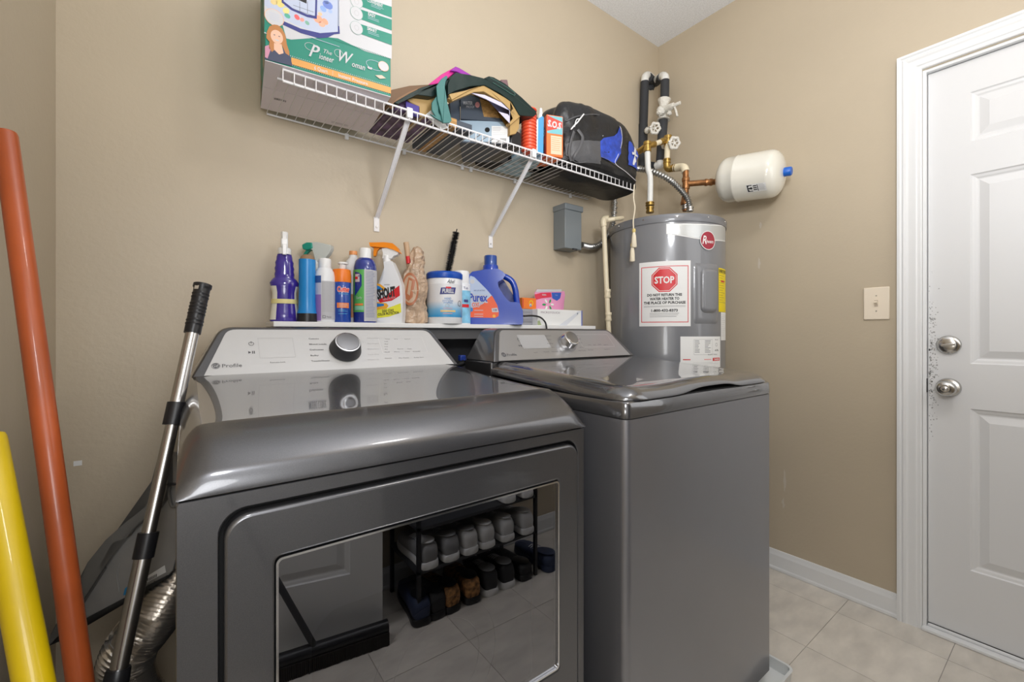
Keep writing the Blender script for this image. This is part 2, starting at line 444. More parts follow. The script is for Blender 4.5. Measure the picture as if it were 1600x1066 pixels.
M_SCF = mat('pale_wall_scuff', (0.60, 0.54, 0.46), 0.6)
for u_, v_, h_ in ((1226, 752, .11), (1224, 786, .05), (1186, 412, .06), (1188, 352, .03)):
    p_ = at(u_, v_, x=XR-.0003); bm = B(); n__ = 14
    bm.faces.new([bm.verts.new((p_.x, p_.y + .007*math.cos(k/n__*2*PI)*random.uniform(.3, 1.1), p_.z + h_/2*math.sin(k/n__*2*PI)*random.uniform(.75, 1.1))) for k in range(n__)])
    mk('paint_scuff', bm, M_SCF, bpy.data.objects['wall_right'])
# light switch
M_IVORY = mat('ivory_plastic', (0.86, 0.76, 0.62), 0.3)
sw = thing('light_switch', 'ivory single toggle light switch plate on the beige wall beside the white door', 'light switch', (XR, 0.50, 0.052))
y0, y1, z0, z1 = 0.4605, 0.5405, 0.0535, 0.180
ym, zm = (y0+y1)/2, (z0+z1)/2
mk('switch_plate', bx((XR-0.006, y0, z0), (XR, y1, z1)), M_IVORY, sw, bevel=0.003)
bm = B(); add_box(bm, (XR-0.0068, ym-0.0055, zm-0.013), (XR-0.0055, ym+0.0055, zm+0.013)); mk('toggle_slot', bm, mat('slot_shade', (0.55, 0.46, 0.36), 0.5), sw)
bm = B(); add_prism(bm, [(XR-0.0065, ym-0.004, zm-0.005), (XR-0.017, ym-0.004, zm+0.003), (XR-0.0165, ym-0.004, zm+0.008), (XR-0.0065, ym-0.004, zm+0.009)], (0, 0.008, 0)); mk('toggle', bm, M_IVORY, sw)
for dz in (-0.030, 0.030):
    Mx = Matrix.Translation((XR-0.006, ym, zm+dz)) @ Matrix.Rotation(-PI/2, 4, 'Y'); mk('screw', lathe([(0.0028, 0), (0.0022, 0.001)], Mx, seg=12), mat('screw_head', (0.45, 0.40, 0.34), 0.4, metal=.5), sw)
bm = bx((XL+0.0, 0, 0), (XL+0.001, 0.001, 0.001)); bm.free()
p = at(122, 724, y=YB)
tag(mk('wall_patch', bx((p.x-0.008, YB-0.0008, p.z-0.006), (p.x+0.007, YB-0.0001, p.z+0.006)), M_WHITEP), 'small white filler spot on the beige back wall, left of the dustpan', 'wall patch')

# ------------------------------------------------------------------ appliances
def console(root, xb0, xb1, xt0, xt1, yb, yt, zb, zt, yr, xh0, xh1, matface, deckz):
    """slanted control head; returns a print frame maker on its face"""
    # housing
    b_ = B()
    n = 5
    def outline(x0, x1, xa, xb, z0, z1, r=0.02):
        pts = [(x0, z0), (x1, z0)]
        for k in range(n+1):      # top right rounding
            t = k/n; pts.append(((1-t)**2*(xb+(x1-xb)*r/(z1-z0)) + 2*t*(1-t)*xb + t*t*(xb-r*1.4), (1-t)**2*(z1-r) + 2*t*(1-t)*z1 + t*t*z1))
        for k in range(n+1):
            t = k/n; pts.append(((1-t)**2*(xa+r*1.4) + 2*t*(1-t)*xa + t*t*(xa-(xa-x0)*r/(z1-z0)), (1-t)**2*z1 + 2*t*(1-t)*z1 + t*t*(z1-r)))
        return pts
    m_ = 0.013
    o1 = outline(xh0, xh1, xt0-m_, xt1+m_, zb-0.004, zt+0.004)
    fy = lambda z: yb + (yt-yb)*(z-zb)/(zt-zb)
    ring0 = [Vector((x, fy(z)+0.004, z)) for x, z in o1]; ring1 = [Vector((x, yr, z)) for x, z in o1]
    add_loft(b_, [ring0, ring1], True, True, True)
    mk('console_housing', b_, M_GREY, root, bevel=0.004, seg=2)
    o2 = outline(xb0, xb1, xt0, xt1, zb, zt-0.002, 0.014)
    b2 = B(); ring0 = [Vector((x, fy(z)-0.001, z)) for x, z in o2]; ring1 = [Vector((x, fy(z)+0.006, z)) for x, z in o2]
    add_loft(b2, [ring0, ring1])
    mk('control_panel', b2, matface, root)
    uy = Vector((0, yt-yb, zt-zb)).normalized(); nn = Vector((1, 0, 0)).cross(uy)
    o = Vector((xb0, yb-0.001, zb))
    def st(u, v):
        r = ray(u, v); k = o.dot(nn)/r.dot(nn); p_ = r*k - o
        return p_.x, p_.dot(uy)
    return Print(flat_fn(o, (1, 0, 0), uy), start=0.0005), st, o, uy, nn
def dial(root, pos, nn, r, dark=True):
    z = -nn if nn.y > 0 else nn
    q = z.to_track_quat('Z', 'X').to_matrix().to_4x4(); Mx = Matrix.Translation(pos) @ q
    base = mk('knob', lathe([(r*1.0, 0), (r*1.03, 0.003), (r*0.95, 0.014), (r*0.86, 0.028), (r*0.83, 0.032), (r*0.80, 0.033)], Mx, seg=40), M_DARK if dark else M_CHROME, root, smooth=True, angle=60)
    mk('knob_ring', lathe([(r*0.80, 0.033), (r*0.80, 0.0345), (r*0.74, 0.0350)], Mx, seg=40), M_CHROME, base, smooth=True)
    mk('knob_cap', lathe([(r*0.73, 0.0348), (r*0.70, 0.0362), (r*0.40, 0.0372), (0.0005, 0.0374)], Mx, seg=40), mat('knob_cap_steel', (.30, .30, .31), .3, metal=1.0), base, smooth=True)
def px_text(P, st, s, u0, u1, v, h, m, **k):
    a = st(u0, v); b = st(u1, v)
    P.text(s, (a[0]+b[0])/2, (a[1]+b[1])/2, h, m, w=abs(b[0]-a[0]), rot=math.atan2(b[1]-a[1], b[0]-a[0])*0, **k)

# ---- dryer
DX0, DX1, DF, DB = -0.012, 0.675, 0.646, 1.330
ZS = -0.198
dryer = thing('dryer', 'dark grey front-loading dryer with window door and bright silver control panel, left of the pair', 'dryer', ((DX0+DX1)/2, (DF+DB)/2, ZF))
# cabinet sides, back
bm = B()
add_box(bm, (DX0, DF+0.004, ZF+0.03), (DX0+0.004, DB, ZS)); add_box(bm, (DX1-0.004, DF+0.004, ZF+0.03), (DX1, DB, ZS)); add_box(bm, (DX0+0.004, DB-0.004, ZF+0.03), (DX1-0.004, DB, ZS)); add_box(bm, (DX0+0.004, DF+0.05, ZF+0.03), (DX1-0.004, DB-0.004, ZF+0.034))
mk('cabinet', bm, M_SIDE, dryer, bevel=0.0015, seg=1)
# front panel with a rounded opening
oc = ((0.030+0.656)/2, (-0.222-0.775)/2); ohw, ohh = (0.656-0.030)/2, (0.775-0.222)/2
n_ = 8
outer = rrect((DX0+DX1)/2, (ZS-0.003+ZF+0.03)/2, (DX1-DX0)/2, (ZS-0.003-ZF-0.03)/2, 0.004, n_)
hole = rrect(oc[0], oc[1], ohw, ohh, 0.032, n_)
mk('front_panel', ring_prism(outer, hole, DF, DF+0.020), M_GREY, dryer, bevel=0.0025)
mk('opening_well', bx((oc[0]-ohw-0.003, DF+0.0205, oc[1]-ohh-0.003), (oc[0]+ohw+0.003, DF+0.026, oc[1]+ohh+0.003)), M_GAP, dryer)
# door: bezel, chrome trim, glass, inner plate
dc = (oc[0]+0.0005, oc[1]-0.002); dhw, dhh = ohw-0.0048, ohh-0.0048
ddoor = mk('door', ring_prism(rrect(dc[0], dc[1], dhw, dhh, 0.028, n_), rrect((0.0945+0.594)/2, (-0.298-0.671)/2, 0.2528, 0.1895, 0.008, n_), DF-0.006, DF+0.018), M_GREY, dryer, bevel=0.005, seg=3)
gc = ((0.0945+0.594)/2, (-0.298-0.671)/2)
mk('chrome_trim', ring_prism(rrect(gc[0], gc[1], 0.2522, 0.1889, 0.008, n_), rrect(gc[0], gc[1], 0.2492, 0.1859, 0.006, n_), DF-0.0075, DF+0.004), M_CHROME, ddoor)
def glass_mat():
    m = bpy.data.materials.new('tinted_door_glass'); m.use_nodes = True; nt = m.node_tree; nt.nodes.clear()
    out = nt.nodes.new('ShaderNodeOutputMaterial'); mx = nt.nodes.new('ShaderNodeMixShader'); tr = nt.nodes.new('ShaderNodeBsdfTransparent'); gl = nt.nodes.new('ShaderNodeBsdfGlossy'); fr = nt.nodes.new('ShaderNodeFresnel')
    fr.inputs['IOR'].default_value = 3.0; tr.inputs[0].default_value = (0.35, 0.36, 0.40, 1); gl.inputs['Roughness'].default_value = 0.0; gl.inputs['Color'].default_value = (0.93, 0.94, 1, 1)
    nt.links.new(fr.outputs[0], mx.inputs[0]); nt.links.new(tr.outputs[0], mx.inputs[1]); nt.links.new(gl.outputs[0], mx.inputs[2]); nt.links.new(mx.outputs[0], out.inputs[0]); return m
M_GLASS = glass_mat()
bm = B(); bm.faces.new([bm.verts.new((x, DF-0.003, z)) for x, z in ((gc[0]-0.2488, gc[1]-0.1855), (gc[0]+0.2488, gc[1]-0.1855), (gc[0]+0.2488, gc[1]+0.1855), (gc[0]-0.2488, gc[1]+0.1855))])
mk('glass', bm, M_GLASS, ddoor)
hw_ = 0.2485
arch = []
outer2 = rrect(gc[0], gc[1], 0.2485, 0.185, 0.003, n_)
inner2 = []
for s, t in rrect(0, 0, 1, 1, 0.16, n_):
    top = 0.045*(1-s*s) if t > 0 else -0.03*(1-s*s)
    inner2.append((0.338+s*0.200, -0.545+t*0.135 + top))
mk('inner_frame', ring_prism(outer2, inner2, DF+0.006, DF+0.010), M_INNER, ddoor)
mk('inner_window', bx((0.11, DF+0.0165, -0.68), (0.58, DF+0.0175, -0.32)), M_GAP, ddoor)
bm = B()
for k in range(2):
    rr = [(0.339 + (0.115-0.035*k)*math.cos(a/24*2*PI), -0.565 + (0.115-0.035*k)*math.sin(a/24*2*PI)) for a in range(25)]
    add_tube(bm, [Vector((x, DF+0.0120, z)) for x, z in rr], 0.0012, seg=5, cap=False)
mk('bowl_rim', bm, mat('bowl_rim', (0.06, 0.06, 0.065), 0.2), ddoor)
# top: deck + rolled nose
prof = [(DF-0.004, ZS), (DF-0.0045, ZS+0.006), (DF+0.001, -0.176), (DF+0.0035, -0.171), (DF+0.007, -0.167), (DF+0.016, -0.157), (DF+0.028, -0.147), (DF+0.041, -0.1385), (DF+0.056, -0.1315), (DF+0.070, -0.1262), (DF+0.078, -0.1232), (DF+0.081, -0.1226)]
def deck_z(y): return -0.1226 + 0.029*max(0, min(1, (y-0.727)/(1.17-0.727)))**1.7
rows_p = prof + [(y, deck_z(y)) for y in (0.735, 0.76, 0.80, 0.85, 0.90, 0.95, 1.0, 1.05, 1.10, 1.17, DB)]
es = [0, .0008, .002, .004, .007, .011, .016, .021, .026, .032, .040, .055, .08, .12, .2, .3]
xs_ = [DX0+e for e in es] + [DX1-e for e in reversed(es)]
def roll(e): return 0.040*(1-min(1, e/0.030))**2.4 + 0.004*(1-min(1, e/0.05))
def topP(x, y, z):
    e = min(x-DX0, DX1-x); t = clip((z-ZS)/(0.075), 0, 1)
    return Vector((x, y + 0.020*(1-min(1, e/0.045))**2*t*(1 if y < 0.73 else max(0, 1-(y-.73)/.1)), z - roll(e)*t))
grid = [[topP(x, y, z) for x in xs_] for y, z in rows_p]
nP = len(prof)
bm = B(); R = [[bm.verts.new(p) for p in r] for r in grid]
lo_, hi_ = 8, len(xs_)-9
for j in range(len(R)-1):
    for i in range(len(xs_)-1):
        if j >= nP-1 and lo_ <= i < hi_: continue
        bm.faces.new((R[j][i], R[j][i+1], R[j+1][i+1], R[j+1][i]))
for side in (0, len(xs_)-1):
    sk = [bm.verts.new(Vector((r[side].x, r[side].y, ZS))) for r in grid]
    for j in range(1, len(grid)-1):
        bm.faces.new((R[j][side], R[j+1][side], sk[j+1], sk[j]))
mk('top_cover', bm, M_GREY, dryer, smooth=True, angle=75)
bm = B(); R = [[bm.verts.new(p) for p in r[lo_:hi_+1]] for r in grid[nP-1:]]
for a, b in zip(R, R[1:]):
    for i in range(len(a)-1): bm.faces.new((a[i], a[i+1], b[i+1], b[i]))
mk('top_deck', bm, M_DECK, dryer, smooth=True, angle=75)
bm = B(); add_box(bm, (DX0+0.004, DF+0.02, ZS-0.008), (DX1-0.004, DB-0.005, ZS-0.002)); mk('top_gap', bm, M_GAP, dryer)
Pn, st, co, cuy, cn = console(dryer, 0.0275, 0.652, 0.076, 0.606, 1.17, 1.262, -0.0937, 0.0115, DB-0.002, 0.004, 0.671, M_SILVER, 0)
a = st(337, 572); Pn.ell(a[0], a[1], 0.0085, 0.0085, M_INK)
Pn.up(); Pn.text('GE', a[0], a[1], 0.0078, M_SILVER, shear=0.3); Pn.ringe(a[0], a[1], 0.0078, 0.0078, 0.0006, M_SILVER)
px_text(Pn, st, 'Profile', 347, 378, 571.3, 0.0105, M_INK)
a = st(392.5, 537.5); Pn.ringe(a[0], a[1], 0.0058, 0.0058, 0.0011, M_INK); Pn.rect(a[0]-0.0006, a[1]+0.001, a[0]+0.0006, a[1]+0.0075, M_INK)
a = st(391, 551); Pn.poly([(a[0]-0.004, a[1]-0.004), (a[0]+0.002, a[1]), (a[0]-0.004, a[1]+0.004)], M_INK)
for dx in (0.004, 0.0075): Pn.rect(a[0]+dx, a[1]-0.0042, a[0]+dx+0.002, a[1]+0.0042, M_INK)
a = st(406, 560); b = st(457, 528.5); Pn.frame(a[0], a[1], b[0], b[1], 0.0005, M_INKL)
px_text(Pn, st, 'Remote Link', 422, 446, 566.3, 0.0040, M_INK)
for s_, v_, u1_ in (('Cottons', 529.5, 498), ('Mixed Loads', 538, 510), ('Delicates', 546.6, 505.5), ('Bulky', 555.6, 498), ('Towels/Sheets', 564, 515)):
    px_text(Pn, st, s_, 482+(v_-529)*0.12, u1_, v_, 0.0046, M_INK, bold=0.01)
for s_, v_ in (('Normal', 528.5), ('Sanitize', 537), ('Steam', 545.5), ('Time Dry', 554), ('Warm Up', 562)):
    px_text(Pn, st, s_, 574, 592, v_, 0.0036, M_INKL)
a = st(598, 552.5); b = st(659, 527); Pn.frame(a[0], a[1], b[0], b[1], 0.0005, M_WHITE)
for i_, v_ in enumerate((530, 534, 538, 542, 546, 550.5)): px_text(Pn, st, ('Temp', 'Hi', 'Med', 'Low', 'Air', 'Fluff')[i_], 601, 601+(8 if i_ in (0, 5) else 5), v_, 0.0030, M_INK)
for s_, a0, a1, v_ in (('Dry', 616, 621, 530), ('Sensor', 632, 641, 530), ('Extra', 621, 630, 545.5), ('Wrinkle', 636, 643, 545.5), ('More', 616, 624, 550), ('Less', 633, 640, 549.5), ('Off', 645, 657, 549.5), ('Options', 601, 612, 560), ('My Cycle', 623, 639, 559.5), ('Delay Start', 647, 662, 558.7)):
    px_text(Pn, st, s_, a0, a1, v_, 0.0032, M_INK)
Pn.done('panel_print', dryer)
a = st(539.5, 547); dial(dryer, co + Vector((1, 0, 0))*a[0] + cuy*a[1], cn, 0.0405)
mk('foot', bx((DX0+0.03, DF+0.05, ZF), (DX0+0.07, DF+0.09, ZF+0.031)), M_BLACK, dryer); mk('foot', bx((DX1-0.07, DF+0.05, ZF), (DX1-0.03, DF+0.09, ZF+0.031)), M_BLACK, dryer)
mk('foot', bx((DX0+0.03, DB-0.09, ZF), (DX0+0.07, DB-0.05, ZF+0.031)), M_BLACK, dryer); mk('foot', bx((DX1-0.07, DB-0.09, ZF), (DX1-0.03, DB-0.05, ZF+0.031)), M_BLACK, dryer)

# ---- washer
WX0, WX1, WF, WB = 0.735, 1.421, 0.582, 1.25
ZW = -0.182
washer = thing('washing_machine', 'dark grey top-loading washing machine with glossy lid, right of the dryer', 'washing machine', ((WX0+WX1)/2, (WF+WB)/2, ZF+0.012))
b_ = B()
ol = []
for k, (sx, sy) in enumerate(((1, 1), (-1, 1), (-1, -1), (1, -1))):
    for i in range(6):
        a = k*PI/2 + i/5*PI/2; r = 0.016
        ol.append(((WX0+WX1)/2 + sx*((WX1-WX0)/2-r) + r*math.cos(a), (WF+WB)/2 + sy*((WB-WF)/2-r) + r*math.sin(a)))
def ringz(z, off=0.0):
    cx_, cy_ = (WX0+WX1)/2, (WF+WB)/2
    return [Vector((x + (off if x > cx_ else -off), y + (off if y > cy_ else -off), z)) for x, y in ol]
add_loft(b_, [ringz(ZF+0.060), ringz(ZW-0.0015)])
mk('cabinet', b_, M_FRONT, washer, smooth=True, angle=50)
b_ = B(); add_loft(b_, [ringz(ZW+0.0005), ringz(ZW+0.004, 0.0006), ringz(-0.150, -0.0005), ringz(-0.1455, -0.004)])
mk('top_band', b_, M_DECK, washer, smooth=True, angle=50)
b_ = B(); add_loft(b_, [ringz(ZW-0.0016, -0.003), ringz(ZW+0.001, -0.003)]); mk('seam', b_, M_GAP, washer)
# lid: sloping, front edge scooped up in the middle for the fingers
LB, LF = 1.09, WF-0.004
bm = B(); NX, NY = 40, 22
top = []; bot = []
for j in range(NY+1):
    v = j/NY; y = LF + (LB-LF)*v**1.0
    rt, rb = [], []
    for i in range(NX+1):
        u = i/NX; x = WX0 + 0.002 + (WX1-WX0-0.004)*u
        ex = min(u, 1-u)*(WX1-WX0); ey = y-LF
        rc = 0.055
        # rounded plan corner at the front
        dxc = max(0, rc-ex); dyc = max(0, rc-ey)
        edge = rc - math.hypot(dxc, dyc) if (dxc > 0 or dyc > 0) else rc
        edge = min(edge, ex if dyc == 0 else 9, ey if dxc == 0 else 9) if (dxc == 0 or dyc == 0) else edge
        edge = max(edge, 0.0)
        zt = -0.1165 + (y-0.60)/(1.09-0.60)*0.031
        roll = 0.024*(1-min(1, edge/0.045))**2.2
        mid = math.exp(-((u-0.50)/0.17)**4)*math.exp(-(ey/0.05)**2)*0.011
        dish = 0.0035*min(1, max(0, edge-0.03)/0.03)
        # pull vertices in at the corner
        px_, py_ = x, y
        if dxc > 0 and dyc > 0:
            h = math.hypot(dxc, dyc)
            if h > rc:
                k_ = rc/h; px_ = x + (dxc*(1-k_))*(1 if u < .5 else -1); py_ = y + dyc*(1-k_)
        zl = zt - roll + mid*0.7 - dish
        base = -0.1445 + mid*1.1 + (max(0, y-0.75))/(1.09-0.75)*0.020
        rt.append(bm.verts.new((px_, py_, max(zl, base+0.004)))); rb.append(bm.verts.new((px_, py_, base)))
    top.append(rt); bot.append(rb)
for j in range(NY):
    for i in range(NX):
        bm.faces.new((top[j][i], top[j][i+1], top[j+1][i+1], top[j+1][i])); bm.faces.new((bot[j][i], bot[j+1][i], bot[j+1][i+1], bot[j][i+1]))
for i in range(NX):
    bm.faces.new((top[0][i], bot[0][i], bot[0][i+1], top[0][i+1])); bm.faces.new((top[NY][i], top[NY][i+1], bot[NY][i+1], bot[NY][i]))
for j in range(NY):
    bm.faces.new((top[j][0], top[j+1][0], bot[j+1][0], bot[j][0])); bm.faces.new((top[j][NX], bot[j][NX], bot[j+1][NX], top[j+1][NX]))
mk('lid', bm, M_DECK, washer, smooth=True, angle=65)
b_ = B(); add_loft(b_, [ringz(-0.1455, -0.006), ringz(-0.1443, -0.006)]); mk('lid_gap', b_, M_GAP, washer)
mk('rear_deck', bx((WX0+0.002, LB+0.001, -0.145), (WX1-0.002, WB-0.002, -0.088)), M_GREY, washer, bevel=0.004)
Pn, st, co, cuy, cn = console(washer, 0.757, 1.386, 0.817, 1.347, 1.08, 1.162, -0.084, 0.0125, WB-0.002, 0.739, 1.415, M_SILVER_SHADED, 0)
a = st(787, 554.5); Pn.ell(a[0], a[1], 0.0085, 0.0085, M_INK)
Pn.up(); Pn.text('GE', a[0], a[1], 0.0078, M_SILVER_SHADED, shear=0.3)
px_text(Pn, st, 'Profile', 792, 807, 554.3, 0.0100, M_INK)
a = st(810, 531); Pn.ringe(a[0], a[1], 0.0055, 0.0055, 0.0011, M_INK); Pn.rect(a[0]-0.0006, a[1]+0.001, a[0]+0.0006, a[1]+0.007, M_INK)
a = st(812, 540.5); Pn.poly([(a[0]-0.004, a[1]-0.0035), (a[0]+0.002, a[1]), (a[0]-0.004, a[1]+0.0035)], M_INK)
for dx in (0.004, 0.0075): Pn.rect(a[0]+dx, a[1]-0.0038, a[0]+dx+0.002, a[1]+0.0038, M_INK)
a = st(818, 545); b = st(850, 524); Pn.rect(a[0], a[1], b[0], b[1], mat('display_grey', (0.40, 0.40, 0.41), 0.3)).up().frame(a[0], a[1], b[0], b[1], 0.0006, M_WHITE)
a = st(911, 543); b = st(948, 523); Pn.frame(a[0], a[1], b[0], b[1], 0.0006, M_WHITE)
for s_, a0, a1, v_ in (('Normal', 852, 860, 525), ('Whites', 854, 861, 531), ('Bulky', 855, 864, 537), ('Delicates', 857, 866, 543), ('Towels', 849, 858, 550), ('Colors', 897, 903, 524.5), ('Rapid', 899, 907, 530), ('Active', 900, 909, 536), ('Self Clean', 905, 913, 543), ('Temp', 918, 923, 539), ('Spin', 927, 931, 539), ('Soil', 934, 939, 538.5), ('Options', 943, 950, 539), ('My Cycle', 904, 915, 548), ('Delay', 919, 927, 547), ('Start', 944, 952, 546), ('Remote Link', 862, 878, 549.5), ('Lock', 834, 840, 551)):
    px_text(Pn, st, s_, a0, a1, v_, 0.0036, M_INK)
Pn.done('panel_print', washer)
a = st(886, 537); dial(washer, co + Vector((1, 0, 0))*a[0] + cuy*a[1], cn, 0.035, dark=False)
for fx in (WX0+0.04, WX1-0.04):
    for fy_ in (WF+0.04, WB-0.04):
        mk('foot', lathe([(0.018, 0), (0.018, 0.012), (0.008, 0.013), (0.008, 0.050)], Matrix.Translation((fx, fy_, ZF+0.012)), seg=14), M_BLACK, washer)
bm = B()
for v_ in (-0.46, -0.78):
    rr = [(v_ + 0.055*math.sin(t/16*2*PI), 0.80 + 0.075*math.cos(t/16*2*PI)) for t in range(17)]
    add_tube(bm, [Vector((WX0-0.0005, y, z)) for z, y in rr], 0.0015, seg=5, cap=False)
mk('side_emboss', bm, M_SIDE, washer)

# drip pan
bm = B()
PX0, PX1, PY0, PY1, PZ = 0.692, 1.500, 0.545, 1.33, 0.046
def prect(x0, x1, y0, y1, r, z):
    return [Vector((x, y, z)) for x, y in rrect((x0+x1)/2, (y0+y1)/2, (x1-x0)/2, (y1-y0)/2, r, 5)]
add_loft(bm, [prect(PX0+.006, PX1-.006, PY0+.006, PY1-.006, .02, ZF+0.001), prect(PX0+.003, PX1-.003, PY0+.003, PY1-.003, .022, ZF+PZ-0.004), prect(PX0, PX1, PY0, PY1, .024, ZF+PZ), prect(PX0+.008, PX1-.008, PY0+.008, PY1-.008, .018, ZF+PZ), prect(PX0+.010, PX1-.010, PY0+.010, PY1-.010, .016, ZF+0.012)], True, True, True)
tag(mk('drip_pan', bm, mat('drip_pan_plastic', (0.72, 0.74, 0.74), 0.35), smooth=True, angle=35), 'shallow white plastic drip pan on the floor under the washing machine', 'drip pan')

# water valves in the gap between the machines
vb = thing('washer_valve', 'small black and steel water valve with blue handle between the two machines', 'valve', (0.735, 1.30, -0.16))
q = at(728, 566, y=1.30)
mk('valve_body', tube([q, q+Vector((0.035, 0.0, 0.002))], 0.012, seg=12), M_STEEL, vb, smooth=True)
mk('hose', tube(smooth_path([q+Vector((-.005, 0, 0)), q+Vector((-.03, 0.02, -0.02)), q+Vector((-.04, 0.04, -0.09)), q+Vector((-.04, 0.05, -0.25))]), 0.010, seg=10), M_BLACK, vb, smooth=True)
mk('handle', bx((q.x-0.018, 1.305, q.z+0.004), (q.x+0.004, 1.325, q.z+0.024)), mat('blue_handle', (0.02, 0.05, 0.30), 0.4), vb, bevel=0.003)

# ------------------------------------------------------------------ ledge shelf behind the machines
LX0, LX1, LY, LZ = 0.1857, 1.470, 1.335, 0.033
ledge = thing('wall_shelf', 'long narrow white board shelf behind the laundry machines', 'shelf', ((LX0+LX1)/2, YB, 0.018))
mk('shelf_board', bx((LX0, LY, LZ-0.015), (LX1, YB-0.0005, LZ)), M_WHITE, ledge, bevel=0.0015, seg=1)
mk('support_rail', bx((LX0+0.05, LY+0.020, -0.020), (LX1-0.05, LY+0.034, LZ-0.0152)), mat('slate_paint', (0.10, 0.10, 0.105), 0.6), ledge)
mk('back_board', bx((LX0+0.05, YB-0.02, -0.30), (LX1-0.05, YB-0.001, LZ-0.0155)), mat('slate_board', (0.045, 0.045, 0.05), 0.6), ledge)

# ------------------------------------------------------------------ wire shelf on the back wall
SZ, SY0, SY1, SX0, SX1 = 0.660, 1.203, 1.476, 0.188, 1.570
ws = thing('wire_shelf', 'long white wire shelf high on the back wall, held by two diagonal braces', 'shelf', ((SX0+SX1)/2, YB, SZ))
def rod(p0, p1, r, name, seg=6): return mk(name, tube([p0, p1], r, seg=seg), M_WIRE, ws, smooth=True)
rod((SX0, SY0, SZ-0.003), (SX1, SY0, SZ-0.003), 0.0030, 'front_rail', 8)
rod((SX0, SY0+0.002, SZ-0.031), (SX1, SY0+0.002, SZ-0.031), 0.0032, 'lip_rail', 8)
rod((SX0, SY1, SZ-0.003), (SX1, SY1, SZ-0.003), 0.0030, 'back_rail', 8)
rod((SX0-0.006, SY0+0.045, SZ-0.006), (SX1, SY0+0.045, SZ-0.006), 0.0030, 'middle_rail', 8)
wire = None; nw = int(round((SX1-SX0)/0.0254))
for i in range(nw+1):
    x = SX0 + (SX1-SX0)*i/nw
    if wire is None:
        b_ = B(); add_tube(b_, [(x, SY1+0.001, SZ), (x, SY0+0.001, SZ), (x, SY0-0.003, SZ-0.003), (x, SY0-0.002, SZ-0.033)], 0.0014, seg=5)
        wire = mk('wire', b_, M_WIRE, ws, smooth=True); x_first = x
    else:
        o = wire.copy(); COL.objects.link(o); o.location = wire.location + Vector((x-x_first, 0, 0))
for bx_ in (0.522, 0.998):
    bm = B()
    p0 = Vector((bx_, SY0+0.004, SZ-0.020)); p1 = Vector((bx_, YB-0.006, 0.40))
    dr = (p1-p0).normalized(); sd = Vector((1, 0, 0)); nm = dr.cross(sd)
    prof = [(-0.0075, 0.003), (-0.0075, -0.003), (0.0075, -0.003), (0.0075, 0.003), (0.0055, 0.003), (0.0055, -0.001), (-0.0055, -0.001), (-0.0055, 0.003)]
    add_loft(bm, [[p + sd*a + nm*b for a, b in prof] for p in (p0, p1)])
    br = mk('brace', bm, M_WIRE, ws)
    mk('foot_plate', bx((bx_-0.010, YB-0.004, 0.352), (bx_+0.010, YB-0.0005, 0.402)), M_WIRE, br, bevel=0.0015)
    mk('screw', lathe([(0.004, 0), (0.003, 0.0015)], Matrix.Translation((bx_, YB-0.004, 0.368)) @ Matrix.Rotation(PI/2, 4, 'X'), seg=12), M_STEEL, br)
    mk('hook', bx((bx_-0.009, SY0-0.006, SZ-0.026), (bx_+0.009, SY0+0.006, SZ+0.004)), M_WIRE, br, bevel=0.002)
for cx_ in (0.42, 0.62, 0.86, 0.90, 1.12, 1.45):
    mk('wall_clip', bx((cx_-0.006, YB-0.012, SZ-0.018), (cx_+0.006, YB-0.0005, SZ+0.002)), M_WHITE, ws, bevel=0.002)
#SECTION2
# ------------------------------------------------------------------ water heater
HC = Vector((1.826, 1.216, 0)); HR = 0.258; HTOP = 0.503
M_HEAT = mat('heater_grey_enamel', (0.20, 0.205, 0.22), 0.28, coat=0.6, coat_r=0.08)
M_HEATD = mat('heater_cap_grey', (0.17, 0.175, 0.19), 0.35, coat=0.4)
heater = thing('water_heater', 'tall grey cylindrical water heater with stop sign sticker in the corner of the room', 'water heater', (HC.x, HC.y, ZF))
MH = Matrix.Translation((HC.x, HC.y, 0))
mk('tank_jacket', lathe([(HR-0.004, ZF+0.02), (HR, ZF+0.024), (HR, HTOP-0.030)], MH, seg=96), M_HEAT, heater, smooth=True)
mk('top_cap', lathe([(HR+0.0035, HTOP-0.034), (HR+0.0045, HTOP-0.030), (HR+0.0045, HTOP-0.006), (HR+0.001, HTOP), (HR-0.012, HTOP-0.001), (0.001, HTOP-0.004)], MH, seg=96), M_HEATD, heater, smooth=True)
def cyl_hit(u, v, r=HR):
    d = ray(u, v); dx, dy = d.x, d.y; cx_, cy_ = HC.x, HC.y
    a = dx*dx+dy*dy; b = -2*(dx*cx_+dy*cy_); c = cx_*cx_+cy_*cy_-r*r
    k = (-b - math.sqrt(max(0, b*b-4*a*c)))/(2*a); p = d*k
    return math.atan2(p.y-cy_, p.x-cx_), p.z
TH0 = math.atan2(-HC.y, -HC.x)
def heat_fn(s, t, off):
    th = TH0 + s/HR; return Vector((HC.x + (HR+off)*math.cos(th), HC.y + (HR+off)*math.sin(th), t))
def hs_(u, v):
    th, z = cyl_hit(u, v); d = (th - TH0 + PI) % (2*PI) - PI
    return d*HR, z
RED = mat('sign_red', (0.62, 0.012, 0.02), 0.4); M_INK2 = mat('black_ink', (0.015, 0.015, 0.015), 0.5); YEL = mat('label_yellow', (0.85, 0.66, 0.0), 0.45)
